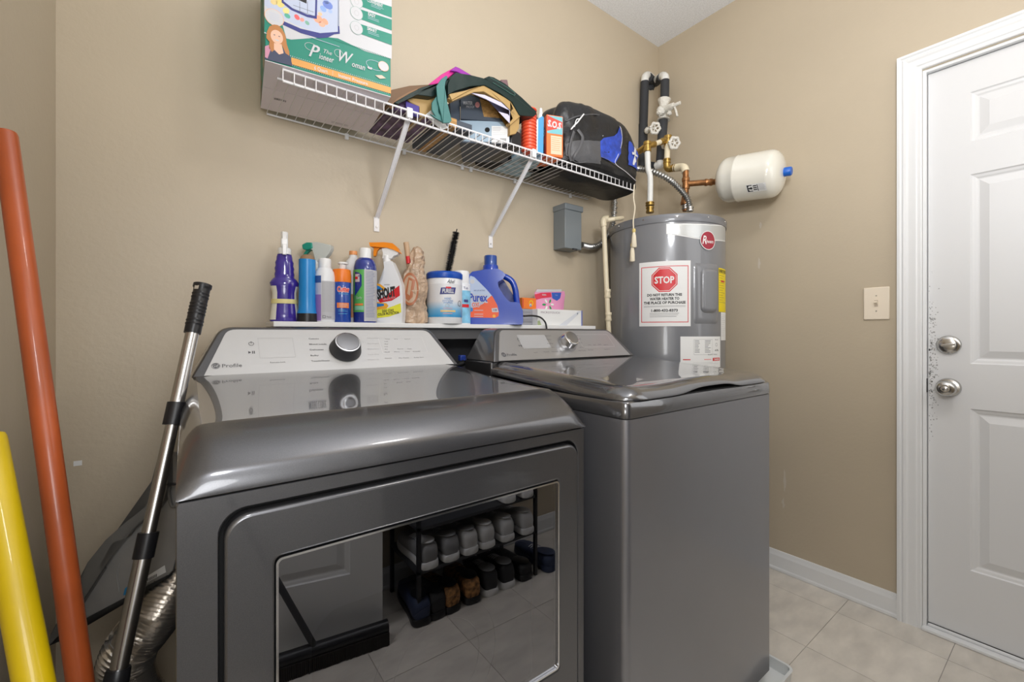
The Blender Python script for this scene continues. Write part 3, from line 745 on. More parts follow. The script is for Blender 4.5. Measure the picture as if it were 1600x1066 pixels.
# stop sign sheet
x0 = (hs_(999, 460)[0]); x1 = hs_(1079, 460)[0]; zt = (hs_(1040, 408)[1]); zb = hs_(1040, 510)[1]
P_ = Print(heat_fn, maxlen=0.018, start=0.001)
cxs = (x0+x1)/2; W_ = x1-x0; H_ = zt-zb
P_.rect(x0, zb, x1, zt, M_WHITEP).up()
P_.frame(x0+W_*0.045, zb+H_*0.06, x1-W_*0.045, zt-H_*0.075, 0.003, RED)
oc_y = zt - H_*0.285; orr = W_*0.245
P_.poly([(cxs + orr*1.08*math.cos(PI/8+k*PI/4), oc_y + orr*1.08*math.sin(PI/8+k*PI/4)) for k in range(8)], RED).up()
P_.poly([(cxs + orr*0.99*math.cos(PI/8+k*PI/4), oc_y + orr*0.99*math.sin(PI/8+k*PI/4)) for k in range(8)], M_WHITEP).up()
P_.poly([(cxs + orr*0.95*math.cos(PI/8+k*PI/4), oc_y + orr*0.95*math.sin(PI/8+k*PI/4)) for k in range(8)], RED).up()
P_.text('STOP', cxs, oc_y, orr*0.56, M_WHITEP, w=orr*1.52, bold=0.03)
for s_, fz, w_ in (('DO NOT RETURN THIS', 0.515, 0.66), ('WATER HEATER TO', 0.575, 0.56), ('THE PLACE OF PURCHASE', 0.635, 0.80), ('1-800-432-8373', 0.755, 0.50)):
    P_.text(s_, cxs, zt-H_*fz, H_*0.040, M_INK2, w=W_*w_, bold=0.035)
P_.lines(x0+W_*0.1, x1-W_*0.1, [zt-H_*0.685, zt-H_*0.70], 0.0008, M_INK)
P_.lines(x0+W_*0.22, x1-W_*0.22, [zt-H_*0.80, zt-H_*0.825, zt-H_*0.85], 0.0012, M_INK, 0.1)
tag(P_.done('stop_sticker', heater), 'white sticker with red octagonal stop sign')
# silver band and round badge
SILB = mat('silver_band', (0.58, 0.60, 0.60), 0.3, metal=0.5)
a = [hs_(u, v) for u, v in ((1043, 351), (1133, 352), (1133, 376), (1108, 375), (1075, 368), (1043, 364))]
P_ = Print(heat_fn, maxlen=0.02, start=0.001); P_.poly([hs_(u, v) for u, v in ((1041, 350), (1060, 349.5), (1085, 349.8), (1110, 351), (1132.5, 353.5), (1132.5, 378), (1110, 376.5), (1085, 373), (1041, 366))], M_WHITEP).up().up().up().up()
P_.poly([hs_(u, v) for u, v in ((1043, 351.5), (1060, 351), (1085, 351.3), (1110, 352.5), (1132, 355), (1132, 376), (1110, 374.8), (1085, 371.3), (1043, 364.5))], SILB)
P_.done('silver_band', heater)
P_ = Print(heat_fn, maxlen=0.02, start=0.004); c_ = hs_(1105.5, 376); MAR = mat('badge_maroon', (0.33, 0.008, 0.03), 0.35, coat=0.5)
rx_ = abs(hs_(1116.5, 376)[0]-hs_(1094.5, 376)[0])/2; rz_ = abs(hs_(1105, 362)[1]-hs_(1105, 390)[1])/2; rz_ = rx_ = (rz_+rx_)/2 if abs(rx_-rz_) < .02 else rz_
P_.ell(c_[0], c_[1], rx_*1.05, rz_*1.05, M_WHITEP).up(); P_.ell(c_[0], c_[1], rx_*0.97, rz_*0.97, MAR).up()
P_.text('R', c_[0]-rx_*0.50, c_[1]+rz_*0.06, rz_*0.95, M_WHITEP, w=rx_*0.55, bold=0.01, shear=0.25); P_.text('heem', c_[0]+rx_*0.22, c_[1]-rz_*0.08, rz_*0.40, M_WHITEP, w=rx_*1.05, shear=0.25, bold=0.01)
P_.done('round_badge', heater)
# element access cover
def patch(name, px_outline, h, m_, inset_):
    pts = [hs_(u, v) for u, v in px_outline]; cx_ = sum(p[0] for p in pts)/len(pts); cz_ = sum(p[1] for p in pts)/len(pts)
    rings = []
    for off, k in ((0.0, 1.0), (h*0.6, 0.99), (h, 1-inset_)):
        rings.append([heat_fn(cx_+(a-cx_)*k, cz_+(b-cz_)*k, off) for a, b in pts])
    b_ = B(); R_ = add_loft(b_, rings, True, False, False)
    # curved centre: strips between left and right
    return b_, R_[-1]
def cover(name, u0, u1, v0, v1, h, r_, base=0.0):
    s0, zt_ = hs_(u0, v0); s1, zb_ = hs_(u1, v1); s1 = hs_(u1, v0)[0]; zb_ = hs_(u0, v1)[1]
    NXX, NZZ = 14, 20; b_ = B(); g_ = []
    hw, hh = (s1-s0)/2, (zt_-zb_)/2; cx_, cz_ = (s0+s1)/2, (zt_+zb_)/2; r_ = min(r_, hw)
    for j in range(NZZ+1):
        row = []
        for i in range(NXX+1):
            a = -1+2*i/NXX; b = -1+2*j/NZZ
            x, z = a*hw, b*hh
            # pull to rounded rect
            dx_, dz_ = abs(x)-(hw-r_), abs(z)-(hh-r_)
            if dx_ > 0 and dz_ > 0:
                m1 = max(dx_, dz_); l_ = math.hypot(dx_, dz_); k_ = m1/l_
                x = math.copysign(hw-r_+dx_*k_, x); z = math.copysign(hh-r_+dz_*k_, z)
            e = min(1-abs(a), 1-abs(b)); off = base + h*(0 if e < 1e-6 else min(1, 0.75+e*1.2))
            row.append(b_.verts.new(heat_fn(cx_+x, cz_+z, off)))
        g_.append(row)
    for j in range(NZZ):
        for i in range(NXX): b_.faces.new((g_[j][i], g_[j][i+1], g_[j+1][i+1], g_[j+1][i]))
    return mk(name, b_, M_HEAT, heater, smooth=True, angle=60)
cv = cover('access_cover', 1084, 1121, 411, 506, 0.006, 0.010)
cv2 = cover('cover_bulge', 1093, 1117, 419, 489, 0.011, 0.024, 0.006); cv2.parent = cv; cv2.location = Vector((0, 0, 0))
# rating plate, yellow guide, white strip
P_ = Print(heat_fn, maxlen=0.02, start=0.001)
pl = [hs_(u, v) for u, v in ((1062, 527), (1125, 527.5), (1125, 570), (1125, 583), (1062, 581))]
s0, s1 = hs_(1063, 550)[0], hs_(1125, 550)[0]; zt, zb = hs_(1090, 526)[1], hs_(1090, 583)[1]; W_ = s1-s0; H_ = zt-zb
P_.rect(s0, zb, s1, zt, M_WHITEP).up()
P_.frame(s0+W_*.27, zt-H_*.50, s0+W_*.72, zt-H_*.08, 0.0006, M_INK)
for k in range(9): P_.rect(s0+W_*.29, zt-H_*(.12+.04*k), s0+W_*(.36+.04*random.random()), zt-H_*(.108+.04*k), M_INK); P_.rect(s0+W_*.52, zt-H_*(.12+.04*k), s0+W_*(.60+.08*random.random()), zt-H_*(.108+.04*k), M_INK)
P_.text('cUL', s0+W_*.86, zt-H_*.38, H_*.05, M_INK2, w=W_*.13, bold=.03); P_.ringe(s0+W_*.85, zt-H_*.23, W_*.035, W_*.035, .0012, M_INK)
P_.text('E2', s0+W_*.86, zt-H_*.09, H_*.03, M_INK, w=W_*.1)
P_.text('ELECTRIC', s0+W_*.74, zt-H_*.50, H_*.035, M_INK, w=W_*.28)
P_.rect(s0+W_*.73, zt-H_*.68, s0+W_*.97, zt-H_*.595, RED).up(); P_.text('DANGER', s0+W_*.86, zt-H_*.637, H_*.05, M_WHITEP, w=W_*.17, bold=.03)
P_.rect(s0+W_*.05, zt-H_*.645, s0+W_*.2, zt-H_*.62, RED); P_.rect(s0+W_*.5, zt-H_*.645, s0+W_*.68, zt-H_*.62, mat('pale_red', (0.8, 0.35, 0.33), 0.5))
P_.lines(s0+W_*.25, s0+W_*.95, [zt-H_*(.72+.035*k) for k in range(5)], 0.0008, M_INKL, 0.6)
P_.done('rating_plate', heater)
P_ = Print(heat_fn, maxlen=0.02, start=0.001)
s0 = hs_(1122.5, 450)[0]; s1 = s0+0.09; zt, zb = hs_(1125, 419)[1], hs_(1125, 487.5)[1]; W_ = s1-s0
P_.rect(s0, zb, s1, zt, YEL).up(); P_.text('ENERGYGUIDE', s0+0.045, zt-0.012, 0.013, M_INK2, w=0.082, bold=.04)
P_.lines(s0+0.005, s0+0.085, [zt-0.022-0.0105*k for k in range(13)], 0.0012, M_INK, 0.6); P_.rect(s0+0.02, zt-.06, s0+.06, zt-.052, RED)
P_.done('energy_label', heater)
P_ = Print(heat_fn, maxlen=0.02, start=0.001); s0 = hs_(1126, 505)[0]
P_.rect(s0, hs_(1127, 532)[1], s0+.07, hs_(1127, 488)[1], M_WHITEP).up(); P_.lines(s0+.004, s0+.06, [hs_(1127, 492+3*k)[1] for k in range(12)], .001, M_INKL, .5)
P_.done('white_strip_label', heater)
for th in [TH0 + k*PI/6 - 0.35 for k in range(12)]:
    p = Vector((HC.x+(HR+0.0045)*math.cos(th), HC.y+(HR+0.0045)*math.sin(th), HTOP-0.014))
    q4 = Vector((math.cos(th), math.sin(th), 0)).to_track_quat('Z', 'X').to_matrix().to_4x4()
    mk('screw', lathe([(0.004, 0), (0.0032, 0.0018)], Matrix.Translation(p) @ q4, seg=10), M_STEEL, heater)

# plumbing above the heater
BRASS = mat('aged_brass', (0.45, 0.30, 0.09), 0.3, metal=0.9, var=0.25, vscale=60)
COPP = mat('aged_copper', (0.36, 0.17, 0.07), 0.38, metal=0.85, var=0.3, vscale=50)
CPVC = mat('cream_cpvc', (0.78, 0.69, 0.50), 0.35); WPIPE = mat('white_pipe', (0.80, 0.80, 0.77), 0.35); FOAM = mat('black_foam', (0.035, 0.037, 0.042), 0.75, bump=0.3, bscale=80)
CRUST = mat('white_crusted_valve', (0.76, 0.74, 0.68), 0.7, bump=1.0, bdist=.006, bscale=120, var=0.12, vscale=60)
FLEX = mat('flex_conduit_steel', (0.42, 0.42, 0.41), 0.3, metal=0.9)
def pipe_mat(a, b): return (Vector(b)-Vector(a)).to_track_quat('Z', 'X').to_matrix().to_4x4()
def fit(name, p, dirn, r, L, m_, parent, seg=16):
    Mx = Matrix.Translation(p) @ Vector(dirn).to_track_quat('Z', 'X').to_matrix().to_4x4()
    return mk(name, lathe([(r*.92, -L/2), (r, -L/2+.002), (r, -L*.2), (r*.86, -L*.18), (r*.86, L*.18), (r, L*.2), (r, L/2-.002), (r*.92, L/2)], Mx, seg=seg), m_, parent, smooth=True, angle=35)
# insulated supply pipes in the corner
ip = thing('insulated_pipe', 'pair of black foam insulated water pipes in the room corner above the water heater', 'pipe', (1.92, 1.35, 0.55))
def DP(u, v, d): return D(u, v, min(d*1.057, 2.44))
a0 = DP(1007.5, 128, 2.22); a1 = DP(1004, 222, 2.25); a2 = DP(1003, 262, 2.25)
b0 = DP(1039, 126, 2.14); b1 = DP(1038.5, 158, 2.14)
mk('left_pipe', tube([a0, DP(1006, 180, 2.23), a1], 0.0225, seg=16), FOAM, ip, smooth=True, angle=60)
mk('left_pipe_sleeve', tube([DP(1004.5, 195, 2.25), a2], 0.0265, seg=16), FOAM, ip, smooth=True, angle=60)
mk('right_pipe', tube([b0, b1], 0.0225, seg=16), FOAM, ip, smooth=True, angle=60)
mk('right_pipe', tube([DP(1036.5, 186, 2.14), DP(1034, 222, 2.14), DP(1032, 252, 2.14)], 0.0235, seg=16), FOAM, ip, smooth=True, angle=60)
mk('cross_pipe', tube([DP(1013, 121, 2.24), DP(1021, 128, 2.38), DP(1016, 137, 2.36)], 0.024, seg=16), FOAM, ip, smooth=True, angle=60)
mk('cross_pipe', tube([DP(1018, 134, 2.34), DP(998, 146, 2.36)], 0.022, seg=16), FOAM, ip, smooth=True, angle=60)
mk('cross_pipe', tube([DP(1034, 120, 2.17), DP(1025, 129, 2.30)], 0.022, seg=16), FOAM, ip, smooth=True, angle=60)
mk('bottom_pipe', tube([DP(1022, 260, 2.18), DP(1006, 257, 2.27)], 0.021, seg=16), FOAM, ip, smooth=True, angle=60)
mk('elbow', tube(smooth_path([DP(1007.5, 130, 2.22), DP(1008, 121, 2.22), DP(1012, 118, 2.25), DP(1017, 121, 2.29)]), 0.0205, seg=14), WPIPE, ip, smooth=True)
mk('elbow', tube(smooth_path([DP(1039, 128, 2.14), DP(1039, 121, 2.14), DP(1035, 119, 2.17), DP(1027, 124, 2.24)]), 0.0205, seg=14), WPIPE, ip, smooth=True)
mk('elbow', tube(smooth_path([DP(1032, 251, 2.14), DP(1031.5, 257, 2.14), DP(1026, 259.5, 2.16)]), 0.020, seg=14), WPIPE, ip, smooth=True)
# crusted valve
cvv = thing('shutoff_valve', 'white crusted lever valve on the right black insulated pipe', 'valve', DP(1038, 172, 2.14))
def lump(name, c, r, sc, m_, parent, amp=0.25, fr=3.0, sub=3):
    b_ = B(); bmesh.ops.create_icosphere(b_, subdivisions=sub, radius=1.0)
    c = Vector(c)
    for v in b_.verts:
        n = v.co.normalized(); k = 1 + amp*noise.noise(n*fr + c*30)
        v.co = c + Vector((n.x*sc[0], n.y*sc[1], n.z*sc[2]))*r*k
    return mk(name, b_, m_, parent, smooth=True, angle=70)
mk('valve_body', tube([DP(1038, 156, 2.14), DP(1037, 164, 2.14), DP(1037, 180, 2.14), DP(1036.5, 188, 2.14)], lambda t: 0.026+0.008*math.cos(t*4*PI), seg=14), CRUST, cvv, smooth=True)
lump('packing_nut', DP(1032, 174, 2.11), 0.022, (1, 1, 1.1), CRUST, cvv, 0.4)
mk('bonnet', tube([DP(1038, 172, 2.13), DP(1047, 168, 2.08), DP(1053, 165, 2.06)], lambda t: 0.021-0.006*t, seg=12), CRUST, cvv, smooth=True)
mk('stem', tube([DP(1050, 166, 2.06), DP(1063, 160.5, 2.03)], 0.0085, seg=10), CRUST, cvv, smooth=True)
mk('lever', tube([DP(1054, 167, 2.05), DP(1056, 172, 2.05), DP(1058.5, 182, 2.05)], 0.009, seg=8, flat=(1, .5)), CRUST, cvv, smooth=True)
lump('packing_nut', DP(1046, 177, 2.09), 0.012, (1, 1, 1), CRUST, cvv, 0.5)
def handwheel(label, c, stem_to, r):
    c = Vector(c); st_ = Vector(stem_to); root = thing('gate_valve', label, 'valve', st_, 'hand wheel valves on the corner pipes')
    nrm = (c-st_).normalized(); ux = nrm.cross(UP).normalized(); uy = ux.cross(nrm)
    b_ = B(); pts = [c + (ux*math.cos(k/24*2*PI) + uy*math.sin(k/24*2*PI))*r*(1+0.13*math.cos(k/24*2*PI*6)) for k in range(25)]
    add_tube(b_, pts, r*0.30, seg=7, cap=False)
    for k in range(5): add_tube(b_, [c, c + (ux*math.cos(k*2*PI/5)+uy*math.sin(k*2*PI/5))*r], r*0.14, seg=5)
    mk('handwheel', b_, CRUST, root, smooth=True, angle=60)
    mk('valve_stem', tube([c+nrm*.004, st_], 0.0065, seg=10), CRUST, root, smooth=True)
    lump('valve_body', st_, 0.017, (1, 1, 1), CRUST, root, 0.25)
    return root
handwheel('white crusted hand wheel valve on the left black insulated pipe', DP(1023.5, 200.5, 2.12), DP(1012, 204, 2.2), 0.024)
handwheel('white crusted hand wheel valve beside the brass elbow on the right black pipe', DP(1053.5, 223.5, 2.0), DP(1039, 228, 2.09), 0.024)
# brass / cpvc run to the heater
pr = thing('supply_piping', 'brass, cream and copper water piping running down to the top of the grey water heater', 'pipe', DP(1042, 330, 1.95))
pT = DP(1011.5, 231, 1.99); pE = DP(1043.5, 217, 2.04)
mk('white_pipe', tube(smooth_path([pT, DP(1012.5, 262, 1.985), DP(1015.5, 275, 1.98), DP(1016, 290, 1.98), DP(1015.5, 322, 1.975)]), 0.0135, seg=14), WPIPE, pr, smooth=True)
fit('brass_tee', pT + Vector((0, 0, 0.004)), UP, 0.019, 0.05, BRASS, pr)
mk('brass_arm', tube([pT+Vector((0, 0, .012)), pT.lerp(pE, .35)+Vector((0, 0, .002))], 0.016, seg=12), BRASS, pr, smooth=True)
mk('cream_arm', tube([pT.lerp(pE, .25)+Vector((0, 0, .003)), pT.lerp(pE, .85)], 0.0125, seg=12), CPVC, pr, smooth=True)
mk('brass_arm', tube([pT.lerp(pE, .62), pE], 0.016, seg=12), BRASS, pr, smooth=True)
mk('left_stub', tube([pT+Vector((0, 0, .012)), DP(1000, 236, 2.03), DP(985, 241, 2.10)], 0.015, seg=12), BRASS, pr, smooth=True)
fit('brass_elbow', DP(1043.5, 221, 2.035), UP, 0.020, 0.055, BRASS, pr)
mk('cream_pipe', tube([DP(1043, 226, 2.03), DP(1042, 252, 2.02)], 0.0135, seg=14), CPVC, pr, smooth=True)
fit('brass_coupling', DP(1042, 252, 2.02), UP, 0.0185, 0.022, BRASS, pr)
mk('brass_bend', tube(smooth_path([DP(1042, 250, 2.02), DP(1042, 260, 2.02), DP(1045, 264, 2.015), DP(1054, 262.5, 2.0)]), 0.0165, seg=14), BRASS, pr, smooth=True)
fit('brass_coupling', DP(1053, 262.5, 2.0), DP(1060, 262, 1.98)-DP(1045, 263, 2.01), 0.0185, 0.020, BRASS, pr)
mk('cream_bend', tube(smooth_path([DP(1054, 262.5, 2.0), DP(1063, 261.5, 1.975), DP(1069, 262.5, 1.95), DP(1071.5, 269, 1.94)]), 0.0185, seg=14), CPVC, pr, smooth=True)
rB = DP(1071, 330, 1.93)
mk('copper_riser', tube([DP(1071.5, 266, 1.94), DP(1071.5, 290, 1.935), rB], 0.0135, seg=14), COPP, pr, smooth=True)
fit('copper_tee', DP(1071.5, 287, 1.935), UP, 0.0175, 0.055, COPP, pr)
mk('copper_cone', lathe([(.012, .045), (.016, .03), (.020, .006), (.022, 0.0), (.022, -.012), (.016, -.014)], Matrix.Translation(DP(1071, 316, 1.93)), seg=16), COPP, pr, smooth=True)
fit('union_nut', DP(1071, 324, 1.93)+Vector((0, 0, 0)), UP, 0.0185, 0.022, M_STEEL, pr)
tk0 = DP(1123, 284, 1.93)
mk('copper_arm', tube([DP(1071.5, 287.5, 1.935), DP(1098, 285.5, 1.933), tk0], 0.0135, seg=14), COPP, pr, smooth=True)
fit('copper_coupling', DP(1107, 285, 1.932), tk0-DP(1071, 287, 1.935), 0.0165, 0.035, COPP, pr)
fit('tank_nipple', DP(1120, 284, 1.931), tk0-DP(1071, 287, 1.935), 0.0145, 0.022, M_STEEL, pr)
fit('brass_nut', DP(1015.5, 319, 1.975), UP, 0.021, 0.018, BRASS, pr); fit('brass_nut', DP(1015.5, 328, 1.975), UP, 0.019, 0.030, BRASS, pr)
ano = thing('anode_cap', 'small brass hex cap on top of the grey water heater', 'fitting', DP(1046, 331, 1.96))
mk('hex_cap', lathe([(.028, HTOP-.003), (.028, HTOP+.004), (.012, HTOP+.005), (.011, HTOP+.017), (.0, HTOP+.018)], Matrix.Translation((DP(1046, 331, 1.96).x, DP(1046, 331, 1.96).y, 0)), seg=6), BRASS, ano)
# flex conduit
def corrugated(path, r, amp, n, m_, name, parent, seg=12):
    P = smooth_path(path, max(4, n*4//(len(path)-1))); L = len(P)
    return mk(name, tube(P, lambda t: r + amp*math.sin(t*(L-1)*PI/2), seg=seg), m_, parent, smooth=True, angle=80)
cd = thing('flexible_conduit', 'silver flexible metal conduit arching onto the water heater top', 'conduit', DP(1078, 325, 1.90))
corrugated([DP(985, 262, 2.10), DP(1000, 264, 2.06), DP(1022, 269, 2.0), DP(1045, 280, 1.95), DP(1062, 295, 1.92), DP(1074, 311, 1.91), DP(1078, 330, 1.905)], 0.0125, 0.0032, 34, FLEX, 'corrugated_hose', cd)
fit('end_connector', DP(1078, 327, 1.905), UP, 0.016, 0.022, M_STEEL, cd)
cd2 = thing('flexible_conduit', 'silver flexible metal conduit curling from the grey wall box up behind the black bag', 'conduit', at(910, 384, y=1.44))
corrugated([at(909, 383, y=1.435), at(925, 386, y=1.44), at(940, 380, y=1.45), at(953, 362, y=1.46), at(959, 340, y=1.46), at(961, 300, y=1.46), at(962, 262, y=1.46)], 0.0125, 0.0032, 34, FLEX, 'corrugated_hose', cd2)
# expansion tank
TKM = mat('ivory_tank_enamel', (0.76, 0.74, 0.66), 0.18, coat=0.8)
ax = Vector((0.12, -0.985, -0.10)).normalized(); L_ = 0.275; tr_ = 0.101
MT = Matrix.Translation(tk0) @ ax.to_track_quat('Z', 'Y').to_matrix().to_4x4()
tk = thing('expansion_tank', 'ivory white horizontal expansion tank with blue cap, beside the water heater', 'tank', tk0 + ax*L_/2 - Vector((0, 0, tr_)))
prof = [(0.012, 0)] + [(tr_*math.sin(a_)**0.75, 0.052*(1-math.cos(a_))) for a_ in [k/8*PI/2 for k in range(1, 9)]]
prof += [(tr_, 0.086), (tr_+0.0018, 0.089), (tr_+0.0018, 0.095), (tr_, 0.098), (tr_, L_-0.055)]
prof += [(tr_*math.sin(a_)**0.75, L_-0.055+0.052*math.cos(a_)) for a_ in [PI/2-k/8*PI/2 for k in range(1, 8)]] + [(0.004, L_-0.003)]
mk('tank_shell', lathe(prof, MT, seg=56), TKM, tk, smooth=True, angle=60)
mk('blue_cap', lathe([(0.019, L_-0.006), (0.019, L_+0.020), (0.016, L_+0.024), (0.001, L_+0.024)], MT, seg=10), mat('blue_cap', (0.01, 0.12, 0.55), 0.35), tk, smooth=True)
# its label faces the camera, low on the shell
tl = MT.to_3x3(); up_t = UP; side = ax.cross(UP).normalized()
if side.dot(tk0) > 0: side = -side
def tank_fn(s, t, off):
    a_ = t/tr_; return tk0 + ax*s + (side*math.cos(a_) + UP*math.sin(a_))*(tr_+off)
P_ = Print(tank_fn, maxlen=0.02, start=0.0008)
P_.rect(0.145, -0.098, 0.222, -0.060, M_WHITEP).up(); P_.rect(0.148, -0.095, 0.168, -0.063, M_INK2)
for k in range(3): P_.rect(0.172, -0.066-k*.009, 0.186, -0.071-k*.009, M_INK2)
P_.rect(0.188, -0.094, 0.191, -0.063, M_INK2); P_.lines(0.194, 0.219, [-0.064-0.005*k for k in range(6)], 0.0015, M_INKL, .3)
P_.done('tank_label', tk)

# drain pipe left of the heater
dp = thing('relief_drain_pipe', 'cream plastic relief drain pipe running down the left side of the water heater', 'pipe', D(951, 520, 2.0))
e0 = D(943, 345, 2.0); 
hp = D(972, 341, 2.06)
mk('vertical_pipe', tube([e0, D(947, 430, 2.0), D(951, 515, 2.0), D(955, 600, 2.0), Vector((D(958, 640, 2.0).x, D(958, 640, 2.0).y, -0.9))], 0.0115, seg=12), CPVC, dp, smooth=True, angle=60)
mk('horizontal_pipe', tube([e0, D(958, 342.5, 1.99), hp], 0.0105, seg=12), CPVC, dp, smooth=True)
mk('elbow', tube(smooth_path([D(943.3, 354, 2.0), D(942.5, 346, 2.0), D(945, 342, 2.0), D(951, 342, 1.995)]), 0.0150, seg=12), CPVC, dp, smooth=True)
for u_, v_ in ((949.3, 459), (950.7, 495)): fit('coupling', D(u_, v_, 2.0), UP, 0.0150, 0.040, CPVC, dp)

# disconnect box
GBX = mat('grey_box_enamel', (0.20, 0.225, 0.24), 0.4)
bxr = thing('disconnect_box', 'grey metal electrical disconnect box on the back wall left of the water heater', 'electrical box', (1.40, YB, 0.37))
mk('box_body', bx((1.347, 1.405, 0.383), (1.452, YB-0.0005, 0.560)), GBX, bxr, bevel=0.003)
mk('cover', bx((1.342, 1.398, 0.556), (1.457, YB-0.0005, 0.583)), GBX, bxr, bevel=0.004)
mk('hasp', bx((1.392, 1.398, 0.378), (1.418, 1.405, 0.385)), M_DARK, bxr)

# string tassel hanging from the wire shelf end
TAS = mat('cream_tassel_thread', (0.78, 0.70, 0.54), 0.8, bump=0.5, bscale=120, stretch=(1, 1, .1))
ts = thing('tassel', 'cream double tassel on a cord hanging from the right end of the wire shelf', 'tassel', D(989, 408, 1.86))
q0 = at(991, 292, y=SY0-0.004); dd = q0.dot(FWD)-.035
mk('cord', tube(smooth_path([D(991, 289, dd), D(990, 310, dd), D(992, 325, dd), D(989.5, 345, dd), D(990, 358, dd)]), 0.0028, seg=7), TAS, ts, smooth=True)
for k, (u_, v0_, v1_, r_) in enumerate(((990.5, 357, 387, 0.0125), (988, 380, 409, 0.0110))):
    Mx = Matrix.Translation(D(u_, v1_, dd + (0.004 if k else 0))); h_ = (v1_-v0_)/F_PX*dd
    mk('tassel_head', lathe([(.002, h_), (.007, h_*.97), (.008, h_*.85), (.0055, h_*.78)], Mx, seg=12), mat('tassel_band', (0.70, 0.55, 0.2), 0.6), ts, smooth=True)
    mk('tassel_skirt', lathe([(.0055, h_*.79), (.009, h_*.6), (r_, .004), (r_*.8, 0)], Mx, seg=14), TAS, ts, smooth=True)

# ------------------------------------------------------------------ things on the wire shelf
# --- appliance carton
TEAL = mat('carton_teal', (0.014, 0.22, 0.155), 0.42); ORG = mat('carton_orange', (0.66, 0.32, 0.08), 0.45); GRYB = mat('carton_grey_board', (0.80, 0.75, 0.80), 0.75, bump=.2, bscale=8)
NAVY = mat('print_navy', (0.035, 0.04, 0.20), 0.5); PALE = mat('print_pale_blue', (0.46, 0.51, 0.64), 0.5); WH = mat('print_white', (0.55, 0.55, 0.57), 0.5)
bc0 = at(414, 93.5, z=SZ+0.002); bc1 = at(610.5, 151, z=SZ+0.002); ux = (bc1-bc0); Wb = ux.length; ux.normalize(); nb = Vector((0, 0, 1)).cross(ux)
Db, Hb = 0.262, 0.34
box = thing('appliance_carton', 'large teal pressure cooker carton with printed front at the left end of the wire shelf', 'box', bc0 + ux*Wb/2 + nb*Db/2)
MBx = Matrix(((ux.x, nb.x, 0, bc0.x), (ux.y, nb.y, 0, bc0.y), (0, 0, 1, bc0.z), (0, 0, 0, 1)))
bm = B(); add_box(bm, (0, 0, 0), (Wb, Db, Hb), MBx)
bm.faces.ensure_lookup_table()
mk('carton', bm, TEAL, box, bevel=0.0015, seg=1)
mk('bottom_flap', bx((0.0, 0.0, -0.0012), (Wb, Db*0.497, 0.0002), MBx), GRYB, box); mk('bottom_flap', bx((0.0, Db*0.503, -0.0012), (Wb, Db, 0.0002), MBx), GRYB, box)
ffn = flat_fn(bc0, ux, UP)
Pf = Print(ffn, step=0.00010, start=0.0003)
def fx(u, v):
    r = ray(u, v); n_ = ux.cross(UP); k = bc0.dot(n_)/r.dot(n_); p_ = r*k-bc0; return p_.dot(ux), p_.z
# white field, pot, side tabs, words
Pf.poly([fx(*p_) for p_ in ((413, 52), (455, 62), (510, 58), (528, 60), (570, 80), (612, 92.5), (612, -70), (413, -70))], WH).up()
Pf.poly([fx(*p_) for p_ in ((413, 50), (413, 25), (440, 34), (448, 62), (440, 64))], TEAL)
Pf.poly([fx(*p_) for p_ in ((413, 8), (430, 22), (460, 38), (490, 50), (510, 53), (530, 48), (530, 41), (527, 42), (529, -60), (440, -60), (413, -60))], PALE).up()
for cu, cv, ru, c in ((438, 5, 8, (0.75, 0.6, 0.2)), (447, 17, 6, (0.75, 0.65, 0.25)), (449, 25, 5, (0.1, 0.4, 0.3)), (464, 27, 5, (0.75, 0.12, 0.12)), (472, 31, 4, (0.75, 0.3, 0.25)), (480, 36, 4, (0.2, 0.4, 0.3)), (497, 30, 8, (0.85, 0.35, 0.22)), (503, 38, 6, (0.8, 0.4, 0.28)), (508, 34, 6, (0.85, 0.35, 0.22)), (500, 22, 4, (0.9, 0.5, 0.3)), (512, 8, 9, (0.15, 0.22, 0.55)), (505, 14, 6, (0.25, 0.38, 0.7)), (516, 18, 4, (0.35, 0.45, 0.75)), (510, 2, 6, (0.4, 0.5, 0.8)), (428, 3, 6, (0.7, 0.55, 0.25))):
    a = fx(cu, cv); Pf.ell(a[0], a[1], ru*0.0014, ru*0.0012, mat('floral_%d_%d' % (cu, cv), c, 0.5), n=9, rot=cu)
Pf.up()
Pf.poly([fx(*p_) for p_ in ((440, 4), (455, 16), (480, 27), (495, 30), (497, -60), (440, -60))], NAVY).up()
Pf.poly([fx(*p_) for p_ in ((443, 2), (457, 13), (480, 23), (492, 25), (494, -60), (443, -60))], PALE).up()
Pf.poly([fx(*p_) for p_ in ((461, -2), (479, 6), (479, -20), (461, -20))], M_INK2)
for v_ in (8, 14): Pf.poly([fx(*p_) for p_ in ((458, v_), (490, v_+11), (490, v_+11.6), (458, v_+.6))], M_INK)
for u_ in (468, 480): Pf.poly([fx(*p_) for p_ in ((u_, 3), (u_+.6, 3), (u_+.6, 22), (u_, 20))], M_INK)
Pf.poly([fx(*p_) for p_ in ((440, 32), (470, 45), (500, 52), (528, 50), (528, 41), (530, 41), (531, 53), (522, 54), (512, 59), (498, 60), (470, 52), (440, 38))], NAVY)
